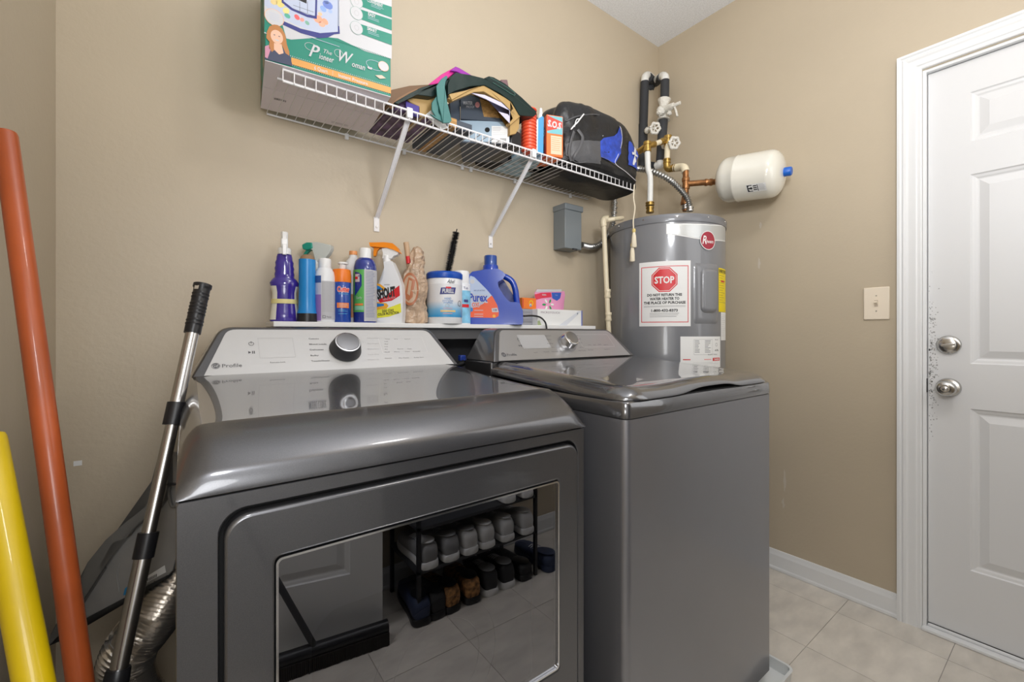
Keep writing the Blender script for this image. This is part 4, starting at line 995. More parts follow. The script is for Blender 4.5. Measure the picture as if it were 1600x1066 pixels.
# feature tabs at the right
for k, (v_, w_) in enumerate(((2, 'CONVENIENT'), (22, 'EASY'), (45, 'SMART'))):
    Pf.poly([fx(*p_) for p_ in ((560, v_-8), (612, v_+9), (612, v_+26), (560, v_+7))], TEAL).up()
    a = fx(557, v_-1 if k else v_+1); Pf.ell(a[0], a[1], 0.0165, 0.0175, mat('ring_green', (0.25, 0.38, 0.34), .5)).up(); Pf.ell(a[0], a[1], 0.0155, 0.0165, WH).up(); Pf.ringe(a[0], a[1], 0.006, 0.007, .0008, M_INKL)
    b = fx(581 if k != 0 else 586, v_+(2 if k else 3)); Pf.text(w_, b[0], b[1], 0.0090, WH, w=(0.042, 0.020, 0.026)[k], bold=.03)
    Pf.lines(b[0]-0.011, b[0]+0.026, [b[1]-0.008, b[1]-0.012], 0.0009, PALE, .3)
# round words sticker
a = fx(428.5, 28); Pf.ell(a[0], a[1], 0.021, 0.0205, mat('sticker_rim', (0.80, 0.45, 0.25), .5)).up(); Pf.ell(a[0], a[1], 0.0198, 0.0193, WH).up()
for k in range(4): Pf.rect(a[0]-0.011+.002*(k % 2), a[1]+0.008-k*.005, a[0]+0.011, a[1]+0.0092-k*.005, PALE)
# dotted edges and orange band
bandt = fx(455, 85)[1]; 
e0_, e1_ = fx(455, 84), fx(610, 132); f0_, f1_ = fx(455, 98), fx(610, 147.5)
Pf.rect(e0_[0], 0.0075, Wb, 0.0245, ORG)
for k in range(52):
    s_ = 0.055 + k*(Wb-0.058)/52; Pf.ell(s_, 0.0275, 0.0011, 0.0011, WH, n=6); Pf.ell(s_, 0.0055, 0.0009, 0.0009, WH, n=6)
for k in range(38):
    t_ = k/38; p_ = fx(516+96*t_, 60+33*t_); Pf.ell(p_[0], p_[1], 0.0013, 0.0013, TEAL, n=6)
Pf.up(); Pf.text('6 Quart', 0.125, 0.016, 0.0095, WH, w=0.032, bold=.02); Pf.rect(0.153, 0.010, 0.1537, 0.022, WH); Pf.text('Instant Pressure', 0.205, 0.016, 0.0085, WH, w=0.075, bold=.02)
# logo script
def bt(txt, u, v, h, wd, sh=.35, bd=0.0):
    a_ = fx(u, v); Pf.text(txt, a_[0], a_[1], h, WH, w=wd, shear=sh, bold=bd)
bt('The', 512, 82, .011, .020); bt('P', 491, 80, .034, .026, .4, .01); bt('ioneer', 510, 91, .016, .036, .3, .01); bt('W', 541, 90, .032, .036, .4, .01); bt('oman', 560, 103, .016, .034, .3, .01)
a_ = fx(486, 74); Pf.ringe(a_[0], a_[1], 0.015, 0.010, .0009, WH); a_ = fx(529, 84); Pf.ringe(a_[0], a_[1], 0.011, 0.010, .0009, WH)
for dx_ in (-1, 1): Pf.ell(0.248+dx_*.003, 0.060, 0.004, 0.0028, WH, n=10, rot=dx_*.7)
Pf.lines(0.09, 0.17, [0.0905], 0.0012, PALE)
Pf.ringe(0.262, 0.072, 0.024, 0.013, .001, PALE); a = (0.285, 0.077); Pf.ell(a[0], a[1], .0145, .0135, mat('sticker_rim', (0.80, 0.45, 0.25), .5)).up(); Pf.ell(a[0], a[1], .0135, .0125, WH)
Pf.poly([(0.262, 0.045), (0.280, 0.051), (0.292, 0.046), (0.275, 0.039)], mat('printed_dish', (0.62, 0.5, 0.4), .5))
# printed portrait: woman with long auburn hair
HAIR = mat('print_auburn', (0.45, 0.19, 0.06), .55); SKN = mat('print_skin', (0.75, 0.47, 0.34), .55); TOP = mat('print_dark_top', (0.05, 0.06, 0.11), .55)
Pf.poly([fx(*p_) for p_ in ((414, 93), (414, 74), (422, 70), (440, 76), (452, 84), (457, 104))], TOP).up()
Pf.poly([fx(*p_) for p_ in ((414, 90), (414, 73), (420, 71), (423, 78), (418, 92))], mat('print_pink_stripe', (0.55, 0.25, 0.35), .5))
Pf.poly([fx(*p_) for p_ in ((428, 39), (434, 40), (441, 46), (446, 56), (448, 70), (452, 82), (452, 88), (446, 84), (440, 70), (430, 78), (425, 82), (420, 76), (421, 66), (416, 60), (417, 50), (421, 42))], HAIR).up()
Pf.poly([fx(*p_) for p_ in ((428, 68), (440, 70), (443, 84), (436, 86), (428, 78))], SKN)
a = fx(432.5, 58.5); Pf.ell(a[0], a[1], 0.0135, 0.0165, SKN, n=20).up()
for dx_ in (-1, 1): Pf.ell(a[0]+dx_*.0052, a[1]+.003, .0022, .001, TOP, n=8)
Pf.ell(a[0]+.0005, a[1]-.008, .005, .0019, WH, n=10)
tag(Pf.done('front_print', box), 'printed front with cooker picture and white script lettering')
sfn = flat_fn(bc0 + nb*Db, -nb, UP); Ps = Print(sfn, start=.0005)
for k in range(26):
    Ps.ell(random.uniform(.02, Db-.02), random.uniform(.01, Hb-.02), random.uniform(.006, .02), random.uniform(.01, .03), mat('side_floral_%d' % (k % 4), ((0.35, 0.12, 0.06), (0.08, 0.25, 0.12), (0.45, 0.35, 0.25), (0.05, 0.18, 0.15))[k % 4], .5), n=8, rot=random.random()*3)
tag(Ps.done('side_print', box), 'mottled green and red floral side')
bfn = lambda s, t, off: MBx @ Vector((s, t, -0.0015-off)); Pb_ = Print(bfn, start=.0003)
for k in range(16): Pb_.rect(0.030+k*.0019, 0.175, 0.030+k*.0019+random.choice((.0006, .0012)), 0.186, M_INK2)
Pb_.lines(0.19, 0.24, [0.235, 0.242], .0012, M_INK); Pb_.lines(0.10, 0.16, [0.245], .0008, M_INKL)
Pb_.done('bottom_print', box)

# --- floral gift bag lying under the paper bags (seen through the wires)
FLOR = mat('purple_floral_print', (0.10, 0.055, 0.13), 0.5, var=.9, vscale=28)
o = mk('gift_bag', bx((0.475, 1.23, SZ+0.0022), (0.615, 1.43, SZ+0.045)), FLOR, bevel=0.006); tag(o, 'dark purple floral gift bag lying on the wire shelf, right of the teal carton', 'bag')
SLATE = mat('slate_card', (0.055, 0.07, 0.095), 0.55, bump=.1, bscale=20); WOODP = mat('wood_print_brown', (0.42, 0.23, 0.07), 0.5, var=.35, vscale=30, stretch=(.3, 6, 6))
SKYC = mat('light_steel_card', (0.36, 0.47, 0.57), 0.55)
fb = thing('flat_carton', 'flat dark slate carton with brown stripe on the wire shelf left of the shoe box', 'box', (0.72, 1.33, SZ))
mk('carton', bx((0.642, 1.225, SZ+0.0022), (0.752, 1.455, SZ+0.030)), SLATE, fb, bevel=0.002); mk('brown_stripe', bx((0.665, 1.224, SZ+0.0019), (0.693, 1.456, SZ+0.0303)), WOODP, fb)
# --- shoe box turned on the shelf
sb = D(796.8, 222, (at(797, 222, y=1.212)).dot(FWD)); B0 = Vector((0.897, 1.214, SZ+0.002))
rx = Vector((0.83, -0.558, 0)).normalized(); bk = Vector((0.558, 0.83, 0)).normalized()
A0 = B0 - rx*0.172
sbx = thing('shoe_box', 'light blue shoe box with dark slate lid, in the middle of the wire shelf', 'box', A0 + rx*.086)
Msb = Matrix(((rx.x, bk.x, 0, A0.x), (rx.y, bk.y, 0, A0.y), (0, 0, 1, A0.z), (0, 0, 0, 1)))
mk('box_body', bx((0, 0, 0), (0.172, 0.165, 0.078), Msb), SKYC, sbx, bevel=.0015, seg=1)
mk('box_bottom', bx((-.001, -.001, -.0015), (.173, .166, .004), Msb), SLATE, sbx)
Pq = Print(flat_fn(A0, rx, UP), start=.001)
def sx_(u, v):
    n_ = rx.cross(UP); r = ray(u, v); k = A0.dot(n_)/r.dot(n_); p_ = r*k-A0; return p_.dot(rx), p_.z
Pq.rect(0.110, 0.0, 0.171, 0.060, M_WHITEP).up(); Pq.lines(.114, .150, [.054, .049, .044], .0012, M_INKL, .3); Pq.lines(.114, .168, [.036, .030], .0008, M_INKL, .2)
for k in range(9): Pq.rect(.140+k*.0024, .006, .140+k*.0024+.0012, .018, M_INK2)
Pq.ell(0.095, 0.046, .0085, .0085, M_GAP)
Pq.done('end_label', sbx)
n9 = rx.cross(UP); A9 = A0 - bk*.004
def px9(u, v): r = ray(u, v); return r*(A9.dot(n9)/r.dot(n9))
def s9(u, v): p_ = px9(u, v)-A9; return p_.dot(rx), p_.z
lid = mk('lid', add_prism(B(), [px9(*q_) for q_ in ((719.5, 186), (719.5, 152), (738, 143.5), (752, 147), (797.5, 167), (797.5, 190.5))], bk*.17), SLATE, sbx, bevel=.0015)
mk('lid_side', prism_y([(703, 160), (719.3, 152.5), (719.3, 186), (716, 191), (705, 193)], 1.315, .12), SLATE, sbx, bevel=.0015)
mk('body_side', prism_y([(706, 191), (719, 187), (722, 200), (706, 200)], 1.318, .11), SKYC, sbx)
Pq = Print(flat_fn(A9, rx, UP), start=.0006)
Pq.poly([s9(*q_) for q_ in ((748, 148), (771, 157), (795, 168), (794, 174), (788.5, 185.5), (756, 182.5))], WOODP).up()
c9 = s9(731, 161); Pq.text('WATER', c9[0], c9[1], .012, WH, w=.034, bold=.03); c9 = s9(735, 167); Pq.text('PROOF', c9[0], c9[1], .009, WH, w=.028); c9 = s9(746, 164); Pq.ell(c9[0], c9[1], .008, .010, mat('badge_pink', (.7, .3, .3), .5)); c9 = s9(778, 172); Pq.text('EH', c9[0], c9[1], .018, mat('tan_ink', (.65, .5, .3), .5), w=.014, bold=.02)
Pq.done('lid_print', sbx)

def bagpiece(name, px, y, th, m_, parent=None, bev=.003, dz=0): return mk(name, prism_y(px, y, th), m_, parent, bevel=bev)
GRN = mat('dark_green_tote', (0.004, 0.017, 0.015), 0.42, bump=.6, bscale=10, bdist=.008, spec=.35); TEALR = mat('teal_ribbon', (0.045, 0.17, 0.16), 0.5, bump=.25, bscale=25); KRAFT = mat('gold_kraft', (0.42, 0.27, 0.10), 0.42, bump=.3, bscale=12); BRN = mat('brown_paper', (0.16, 0.085, 0.04), 0.6, bump=.4, bscale=15); PNK = mat('magenta_paper', (0.60, 0.02, 0.25), 0.35); PUR = mat('purple_paper', (0.30, 0.02, 0.35), 0.35); LAV = mat('lavender_tissue', (0.55, 0.52, 0.66), 0.6)
o = thing('kraft_gift_bag', 'gold kraft paper gift bag folded over the shoe box on the wire shelf', 'bag', at(750, 190, y=1.30))
bagpiece('bag_roof', [(700, 153), (726, 142), (754, 134), (757, 134), (797, 157), (813, 182), (797, 196), (796.5, 192), (806, 181), (791, 164), (756, 143), (740, 144), (707, 158)], 1.190, .02, KRAFT, o)
bagpiece('bag_fold', [(702, 147), (728, 141), (750, 134.5), (735, 140), (706, 156)], 1.184, .01, KRAFT, o, .001)
bagpiece('lining', [(736, 145), (757, 148), (790, 163), (805, 181), (797, 194), (796, 172), (760, 155)], 1.192, .004, LAV, o, .001)
bagpiece('side_flap', [(797, 192), (812, 181), (811, 200), (806, 209), (797, 211)], 1.20, .015, KRAFT, o, .001)
o = thing('brown_paper_bag', 'flattened brown paper bag beside the teal carton on the wire shelf', 'bag', at(645, 165, y=1.30))
bagpiece('bag_sheet', [(606, 162), (609, 141), (640, 134), (673, 132), (656, 139), (640, 147), (620, 160), (609, 165)], 1.215, .10, BRN, o)
bagpiece('bag_edge', [(608, 166), (622, 153), (640, 143), (656, 137), (640, 149), (622, 163), (613, 170)], 1.208, .006, mat('brown_paper_light', (.24, .13, .06), .6), o, .001)
o = thing('gold_gift_bag', 'crumpled gold gift bag between brown paper bag and teal ribbon on the shelf', 'bag', at(665, 175, y=1.3))
bagpiece('bag_body', [(634, 152), (648, 149), (660, 153), (674, 152), (688, 146), (694, 152), (692, 172), (676, 176), (668, 184), (655, 182), (656, 168), (642, 160)], 1.222, .12, KRAFT, o)
bagpiece('bag_tag', [(634, 158), (655, 166), (655, 184), (635, 178)], 1.218, .004, mat('violet_card', (.05, .03, .25), .5), o, .001)
bagpiece('tissue', [(664, 180), (676, 170), (692, 185), (700, 200), (690, 203)], 1.216, .004, M_WHITEP, o, .001)
o = thing('green_tote_bag', 'dark green tote bag draped over the shoe box and paper bags', 'bag', at(750, 150, y=1.30))
bagpiece('tote_left', [(616, 160), (640, 146), (660, 136), (680, 131), (697, 128), (706, 120), (714, 118), (722, 122), (712, 138), (700, 147), (690, 146), (674, 151), (650, 148), (632, 152), (622, 163)], 1.198, .06, GRN, o, .004)
bagpiece('tote_body', [(700, 132), (705, 119), (713, 113), (722, 115), (735, 117), (755, 122), (778, 133), (800, 147), (820, 163), (839, 178), (834, 182), (818, 181), (812, 180), (800, 159), (782, 146), (757, 133), (735, 135), (712, 142), (700, 148)], 1.186, .05, GRN, o, .004)
bagpiece('tote_fold', [(757, 122), (764, 119), (772, 121), (790, 131), (815, 152), (838, 174), (838, 178), (815, 160), (795, 147), (775, 133)], 1.200, .20, GRN, o, .003)
mk('seam_line', tube(smooth_path([at(766, 121, y=1.184), at(785, 132, y=1.184), at(803, 144, y=1.184), at(803, 149, y=1.184), at(790, 141, y=1.184), at(770, 129, y=1.184)]), .0012, seg=5), mat('green_piping', (.05, .12, .10), .4), o, smooth=True)
o = thing('teal_ribbon_handle', 'looped teal ribbon handle hanging over the shelf lip in front of the gold bag', 'ribbon')if False else thing('ribbon_handle', 'looped teal ribbon handle hanging over the shelf lip in front of the gold bag', 'ribbon', at(697, 190, y=1.18))
bagpiece('ribbon_band', [(682, 134), (690, 123), (697, 118), (700, 120), (695, 132), (699, 160), (706, 188), (703, 192), (692, 192), (690, 180), (684, 158)], 1.176, .006, TEALR, o, .0015)
bagpiece('ribbon_loop', [(684, 148), (675, 160), (675, 172), (682, 184), (694, 192), (694, 186), (685, 176), (686, 160)], 1.182, .006, TEALR, o, .0015)
bagpiece('ribbon_tail', [(672, 178), (680, 184), (694, 192), (690, 189), (678, 180)], 1.170, .006, TEALR, o, .001)
o = thing('magenta_gift_bag', 'magenta and purple paper gift bag on top of the bag pile', 'bag', at(705, 130, y=1.38))
bagpiece('bag_sheet', [(668, 133), (690, 116), (710, 105), (716, 108), (705, 118), (690, 130)], 1.32, .10, PNK, o, .002)
bagpiece('purple_edge', [(704, 110), (712, 103.5), (718, 106), (738, 118), (726, 118), (714, 112)], 1.31, .10, PUR, o, .002)
bagpiece('inner_card', [(783, 124), (793, 124), (796, 140), (783, 134)], 1.24, .02, mat('mauve_card', (.18, .10, .11), .6), bpy.data.objects['green_tote_bag'])
o = tag(mk('black_pouch', prism_y([(797, 226), (798, 208), (806, 203), (815, 208), (816, 233)], 1.215, .16), M_BLACK, bevel=.006), 'black pouch between the shoe box and the red cup stack', 'pouch')
# gap fillers under the drape seen through the wires: black folded cloth
o = tag(mk('folded_cloth', bx((0.905, 1.32, SZ+0.0022), (1.00, 1.46, SZ+0.04)), mat('black_cloth', (.012, .012, .014), .8, bump=.5, bscale=20), bevel=.01), 'folded black cloth lying behind the red cup stack on the wire shelf', 'cloth')
# --- stack of red cups
c0 = at(826.5, 232, y=1.232); c0.z = SZ+.002
Mc = face_frame(c0)
h_ = at(826, 172, y=1.232).z - c0.z; rr_ = 12.0/F_PX*c0.dot(FWD)
RC = mat('red_orange_plastic', (0.80, 0.10, 0.04), 0.4)
cs = thing('cup_stack', 'tall stack of red plastic cups on the wire shelf', 'cup stack', c0)
n_c = 13
for k in range(n_c):
    z0_ = k*h_/n_c; b_ = lathe([(rr_*.84, z0_), (rr_*.88, z0_+h_/n_c*.5), (rr_*1.02, z0_+h_/n_c*.6), (rr_*1.02, z0_+h_/n_c*.9), (rr_*.93, z0_+h_/n_c*.98)], Mc, seg=24); mk('cup', b_, RC, cs, smooth=True)
# --- white bottle behind
def bottle(name, label, cat, u, vb, y, prof, m_, sx=1, sy=1, group=None, yaw=0, z=None, seg=28):
    c = at(u, vb, y=y); c.z = z if z is not None else LZ+.0005
    Mx = face_frame(c, yaw); root = thing(name, label, cat, c, group)
    k = c.dot(FWD)/F_PX
    mk('body', lathe([(r*k, h*k) for r, h in prof], Mx, seg=seg, sx=sx, sy=sy), m_, root, smooth=True, angle=50)
    return root, Mx, k
def top_h(v, y, u, z0): return at(u, v, y=y).z - z0
WBOT = mat('white_bottle', (0.78, 0.79, 0.81), 0.3)
ZS_ = SZ+.002
r_, Mx, k = bottle('detergent_bottle', 'white squeeze bottle with blue label behind the orange box on the wire shelf', 'bottle', 845, 240, 1.33, [(13, 0), (14, 2), (14, 42), (12, 52), (8, 60), (5.5, 68), (5, 74)], WBOT, z=ZS_)
mk('cap', lathe([(5.5*k, 74*k), (5.5*k, 80*k), (3*k, 88*k), (2.2*k, 95*k), (1*k, 96*k)], Mx, seg=16), M_WHITE, r_, smooth=True)
Pl = Print(cyl_fn(Mx, 14*k), maxlen=.01); Pl.rect(-10*k, 5*k, 14*k, 40*k, mat('label_blue', (.02, .16, .50), .4)).up(); Pl.ell(6*k, 46*k, 7*k, 6*k, mat('label_blue', (.02, .16, .50), .4)); Pl.done('label', r_)
r_, Mx, k = bottle('dark_bottle', 'dark capped bottle top behind the green tote bag', 'bottle', 832, 240, 1.36, [(9, 0), (9, 55), (7, 62), (7, 88), (6, 90)], M_DARK, z=ZS_, seg=20)
# blue and white packet + orange box
pk = thing('wipes_packet', 'slim blue and white packet standing between red cups and orange box', 'packet', at(842, 235, y=1.235))
mk('packet', prism_y([(837, 240), (838, 187), (848, 181), (850, 183), (849, 240)], 1.225, .10), mat('packet_blue', (.10, .38, .68), .3), pk, bevel=.002)
mk('white_edge', prism_y([(836.5, 238), (838, 188), (841, 186), (840, 239)], 1.2235, .10), M_WHITE, pk)
c0 = at(854, 240, y=1.212); c0.z = ZS_; c1 = at(880, 240, y=1.212); 
ob = thing('orange_carton', 'small orange carton with white lettering on the wire shelf, left of the black bag', 'box', c0)
rx2 = RGT.lerp(Vector((1, 0, 0)), .45).normalized(); bk2 = Vector((-rx2.y, rx2.x, 0))
Mo = Matrix(((rx2.x, bk2.x, 0, c0.x), (rx2.y, bk2.y, 0, c0.y), (0, 0, 1, c0.z), (0, 0, 0, 1)))
ko = c0.dot(FWD)/F_PX
ORR = mat('orange_card', (0.85, 0.16, 0.02), .4); REDC = mat('red_card', (0.62, 0.04, 0.02), .4)
hb_ = at(858, 181, y=1.215).z-c0.z; wb_ = .066
mk('carton', bx((0, 0, 0), (wb_, .13, hb_), Mo), ORR, ob, bevel=.0012, seg=1)
Po = Print(flat_fn(c0, rx2, UP)); Po.rect(.002, hb_*.55, wb_-.002, hb_*.98, mat('cyan_card', (.15, .45, .50), .4)).up(); Po.poly([(.002, hb_*.60), (wb_*.95, hb_*.72), (wb_*.95, hb_*.86), (.002, hb_*.98)], REDC).up(); Po.text('S.O.S', wb_*.48, hb_*.78, .024, WH, w=wb_*.82, bold=.05, rot=-.12).up()
Po.rect(wb_*.25, hb_*.05, wb_*.92, hb_*.50, mat('peach_card', (.85, .55, .38), .5)).up(); Po.lines(wb_*.30, wb_*.88, [hb_*(.45-.05*q_) for q_ in range(7)], .0012, ORR, .2); Po.done('front_print', ob)
Po = Print(flat_fn(c0 + bk2*.13, -bk2, UP)); Po.rect(.0, 0, .128, hb_*.98, REDC).up(); Po.ell(.085, hb_*.62, .035, .026, mat('navy_card', (.02, .04, .15), .4)).up(); Po.text('S.O.S', .085, hb_*.62, .022, WH, w=.055, bold=.05); Po.rect(.02, hb_*.1, .11, hb_*.35, mat('navy_card', (.02, .04, .15), .4)); Po.done('side_print', ob)
# light pack at the back seen through wires
o = tag(mk('paper_towel_pack', bx((0.985, 1.262, SZ+.0022), (1.16, 1.462, SZ+.05)), mat('pack_blue_white', (.36, .52, .62), .45, var=.55, vscale=14, stretch=(1, 3, 1)), bevel=.01), 'light blue and white plastic wrapped pack lying low at the back of the wire shelf', 'packet')

# --- duffel bag
BAGF = mat('black_nylon', (0.012, 0.012, 0.013), 0.42, spec=.4, bump=.9, bscale=12, bdist=.012); BAGG = mat('grey_nylon', (0.075, 0.075, 0.08), 0.5, bump=.8, bscale=14, bdist=.01); BLUEM = mat('blue_mesh', (0.02, 0.06, 0.42), 0.5, bump=.5, bscale=60, var=.35, vscale=40); PIPE = mat('pale_piping', (.62, .62, .64), .5)
bcx, bcy, bhx, bhy = 1.375, 1.315, 0.262, 0.142; bz0, bh = SZ+.002, 0.262
def bagS(th, t, off=0.0):
    """th: angle round the plan (0 = +x, -pi/2 = towards the room); t: 0 bottom .. 1 crown"""
    c, s = math.cos(th), math.sin(th); e = 0.55
    x = math.copysign(abs(c)**e, c); y = math.copysign(abs(s)**e, s)
    if t < .08: k = .93 + .07*(t/.08)
    elif t < .62: k = 1.0 - .05*((t-.08)/.54)
    else:
        q_ = (t-.62)/.38; k = .95*math.sqrt(max(0, 1-q_*q_)) if q_ < 1 else 0
    z = bz0 + bh*(t if t < .62 else .62+.38*math.sin((t-.62)/.38*PI/2))
    n_ = .09*noise.noise(Vector((x*2.2, y*2.2, t*3.1)))+.05*noise.noise(Vector((x*6, y*6, t*5)))+.03*(abs(noise.noise(Vector((x*9+3, y*9, t*11))))-.3)
    k *= 1 + (n_ if t > .1 else n_*t*10)
    ends = 1 - .10*max(0, x)*t
    X = bcx + (bhx*k+off)*x*ends; Y = bcy + (bhy*k+off)*y
    # crown higher in the middle
    z += .012*max(0, 1-abs(x+.1)**2)*max(0, t-.3) + .02*n_*10*max(0, t-.3)*.3
    if X > SX1-.03: z -= .35*(X-SX1+.03)*max(0, 1-t*.8)
    return Vector((X, Y, z + (off if t > .9 else 0)))
bag = thing('duffel_bag', 'black and blue nylon duffel bag at the right end of the wire shelf', 'bag', (bcx, bcy, bz0))
bm = B(); NT, NZ = 120, 52; R = []
for j in range(NZ+1):
    t = j/NZ*.985; R.append([bm.verts.new(bagS(2*PI*i/NT, t)) for i in range(NT)])
for a, b in zip(R, R[1:]):
    for i in range(NT): bm.faces.new((a[i], a[(i+1) % NT], b[(i+1) % NT], b[i]))
bm.faces.new(R[0][::-1]); bm.faces.new(R[-1])
mk('bag_body', bm, BAGF, bag, smooth=True, angle=70)
def bagpx(u, v):   # nearest surface point to a pixel, by search over the front half
    best = None
    for i in range(0, 121):
        th = -PI*0.98 + i/120*PI*1.15
        for j in range(0, 41):
            t = j/40; p_ = bagS(th, t); dep = p_.dot(FWD)
            U = 800 + F_PX*p_.dot(RGT)/dep; V = HZ - F_PX*p_.z/dep
            e = (U-u)**2+(V-v)**2 + (p_.length*30)**2*0.02
            if best is None or e < best[0]: best = (e, th, t)
    return best[1], best[2]
def bagpanel(name, pxs, m_, off=.0035):
    Pb2 = Print(lambda s, t, o: bagS(s, t, o+off), maxlen=.10, start=0.0); Pb2.poly([bagpx(*q_) for q_ in pxs], m_)
    return mk(name, Pb2.bm, [m_], bag, smooth=True, angle=80)
bagpanel('grey_front_pocket', [(883, 226), (937, 222), (938, 258), (905, 262), (884, 245)], BAGG)
bagpanel('blue_mesh_pocket', [(938, 222), (968, 200), (971, 224), (960, 256), (937, 246)], BLUEM)
bagpanel('blue_badge_panel', [(982, 220), (996, 235), (996, 267), (980, 257)], mat('badge_blue', (.02, .06, .40), .45))
bagpanel('white_mark', [(985, 238), (994, 243), (994, 247), (985, 242)], PIPE, .006); bagpanel('white_mark', [(989, 230), (991, 231), (989, 258), (987, 257)], PIPE, .0055)
def bagline(name, pxs, r, m_, off=.004, **k):
    pts = [bagS(*bagpx(*q_), off) for q_ in pxs]; return mk(name, tube(smooth_path(pts, 5), r, seg=6, **k), m_, bag, smooth=True)
bagline('piping', [(942, 213), (955, 206), (968, 198), (971, 222), (966, 243), (960, 256), (975, 268), (992, 283)], .0014, PIPE)
bagline('piping', [(884, 247), (905, 262), (937, 246), (960, 257)], .0009, mat('dark_piping', (.15, .15, .16), .5))
bagline('zip', [(884, 190), (905, 182), (930, 180), (952, 187), (968, 197)], .003, BAGG)
bagline('carry_handle', [(903, 203), (909, 215), (906, 232), (897, 245), (893, 258)], .006, BAGG, .008, flat=(1, .35)); bagline('carry_handle', [(897, 206), (892, 220), (889, 240), (892, 256)], .006, BAGG, .008, flat=(1, .35))
bagline('zip_cord', [(911, 181), (906, 186), (903, 193), (897, 196), (892, 205)], .0028, M_WHITE, .007); bagline('zip_cord', [(906, 187), (900, 189), (897, 200)], .002, M_WHITE, .007)

# ------------------------------------------------------------------ things on the ledge
ZL = LZ+.0005
# 1 purple cleaner spray bottle
PRP = mat('purple_liquid_plastic', (0.045, 0.025, 0.28), 0.15, coat=.6)
r_, Mx, k = bottle('spray_bottle', 'dark purple cleaner spray bottle with white nozzle and yellow band, leftmost on the ledge', 'bottle', 444.5, 500, 1.40,
    [(19, 0), (20.5, 1.5), (19, 14), (17, 30), (16.5, 45), (19, 54), (20.5, 60), (17, 66), (13.5, 69), (14, 74), (13, 78), (13.8, 83), (12.5, 87), (13, 92), (11.5, 96), (11, 101), (9.5, 106)], PRP, sy=.6)
mk('collar', lathe([(9.5*k, 105*k), (9.5*k, 113*k), (8.2*k, 115*k)], Mx, seg=20), M_WHITE, r_, smooth=True)
mk('sprayer', bx((-0, 0, 0), (1, 1, 1), Mx @ Matrix.Translation((-5*k, -9*k, 114*k)) @ Matrix.Diagonal((10*k, 18*k, 15*k, 1))), M_WHITE, r_, bevel=.004, seg=3)
mk('nozzle', lathe([(5*k, 0), (5.2*k, 12*k), (4.6*k, 13*k)], Mx @ Matrix.Translation((0, -2*k, 127*k)), seg=6), M_WHITE, r_, smooth=False, bevel=.001)
mk('trigger', bx((-3*k, -12*k, 103*k), (3*k, -9*k, 120*k), Mx), M_WHITE, r_, bevel=.002)
cyf = lambda s, t, off: Mx @ Vector(((19.5*k+off)*math.sin(s/(19.5*k)), -(12.2*k+off)*math.cos(s/(19.5*k)), t))
Mb = Mx.copy()
mk('yellow_band', lathe([(18.2*k, 28*k), (18.6*k, 28.2*k), (18.2*k, 35*k), (17.8*k, 35*k)], Mx, seg=28, sy=.62, cap0=False, cap1=False), mat('pale_yellow', (.70, .62, .28), .5), r_, smooth=True)
lb = lathe([(19.8*k, 3*k), (18.2*k, 26*k)], Mx, seg=28, sy=.63, cap0=False, cap1=False)
def label_arc(root, prof_px, a0, a1, m_, name='label', sy=1.0, off=.0006, n=14):
    b_ = B(); rows = []
    for r0, h0 in prof_px:
        rows.append([b_.verts.new(Mx @ Vector(((r0*k+off)*math.sin(a0+(a1-a0)*i/n), -(r0*k*sy+off)*math.cos(a0+(a1-a0)*i/n), h0*k))) for i in range(n+1)])
    for a, b in zip(rows, rows[1:]):
        for i in range(n): b_.faces.new((a[i], a[i+1], b[i+1], b[i]))
    return mk(name, b_, m_, root, smooth=True)
lb.free()
label_arc(r_, [(20, 3), (19, 14), (17, 30), (16.6, 45), (19, 55)], -1.5, -.62, mat('label_cream', (.72, .70, .60), .5), sy=.6, name='label')
label_arc(r_, [(20, 3), (19, 14), (17, 30), (16.6, 45), (19, 55)], .95, 1.5, mat('label_cream', (.72, .70, .60), .5), sy=.6, name='label')
# 2 blue tube with black base
r_, Mx, k = bottle('blue_brush_case', 'bright blue cylinder with black base, right of the purple spray bottle', 'canister', 480, 500, 1.375, [(14.5, 13), (12.8, 20), (12, 40), (12, 97)], mat('bright_blue', (0.012, 0.24, 0.62), .3), seg=24)
mk('black_base', lathe([(14.8*k, 0), (15*k, 1*k), (14.6*k, 13*k), (13*k, 13.5*k)], Mx, seg=24), M_BLACK, r_, smooth=True)
mk('cork_top', lathe([(10*k, 96*k), (9.5*k, 101*k), (6*k, 104.5*k), (1*k, 105*k)], Mx, seg=20), mat('cork_brown', (.30, .19, .11), .8), r_, smooth=True)
# 3 green / clear trigger sprayer behind
r_, Mx, k = bottle('trigger_sprayer', 'clear spray bottle with green trigger, behind the bright blue cylinder', 'bottle', 493, 500, 1.435, [(15, 0), (16, 2), (16, 70), (10, 84), (8, 88), (8, 96)], mat('clear_plastic', (.72, .75, .76), .2, alpha=.75), seg=24)
def cam_poly(name, px, d, th, m_, root, bev=.002, seg=2): return mk(name, prism_d(px, d, th), m_, root, bevel=bev, seg=seg)
dcl = r_.location.dot(FWD)
cam_poly('spray_head', [(478, 379), (495, 378), (517, 383), (517, 389), (513, 397), (509, 401), (506, 409), (493, 409), (492, 397), (488, 391), (482, 388)], dcl-.012, .022, mat('milky_plastic', (.60, .64, .62), .25, alpha=.85), r_, .004, 3)
cam_poly('green_nozzle', [(471, 382), (478, 378.5), (488, 379), (489, 388), (480, 391), (472, 389)], dcl-.014, .026, mat('green_plastic', (.01, .26, .19), .3), r_, .004, 3)
cam_poly('green_trigger', [(480, 388), (487, 388), (477, 399), (470, 406), (467.5, 405), (474, 397)], dcl-.006, .010, mat('green_plastic', (.01, .26, .19), .3), r_, .002)
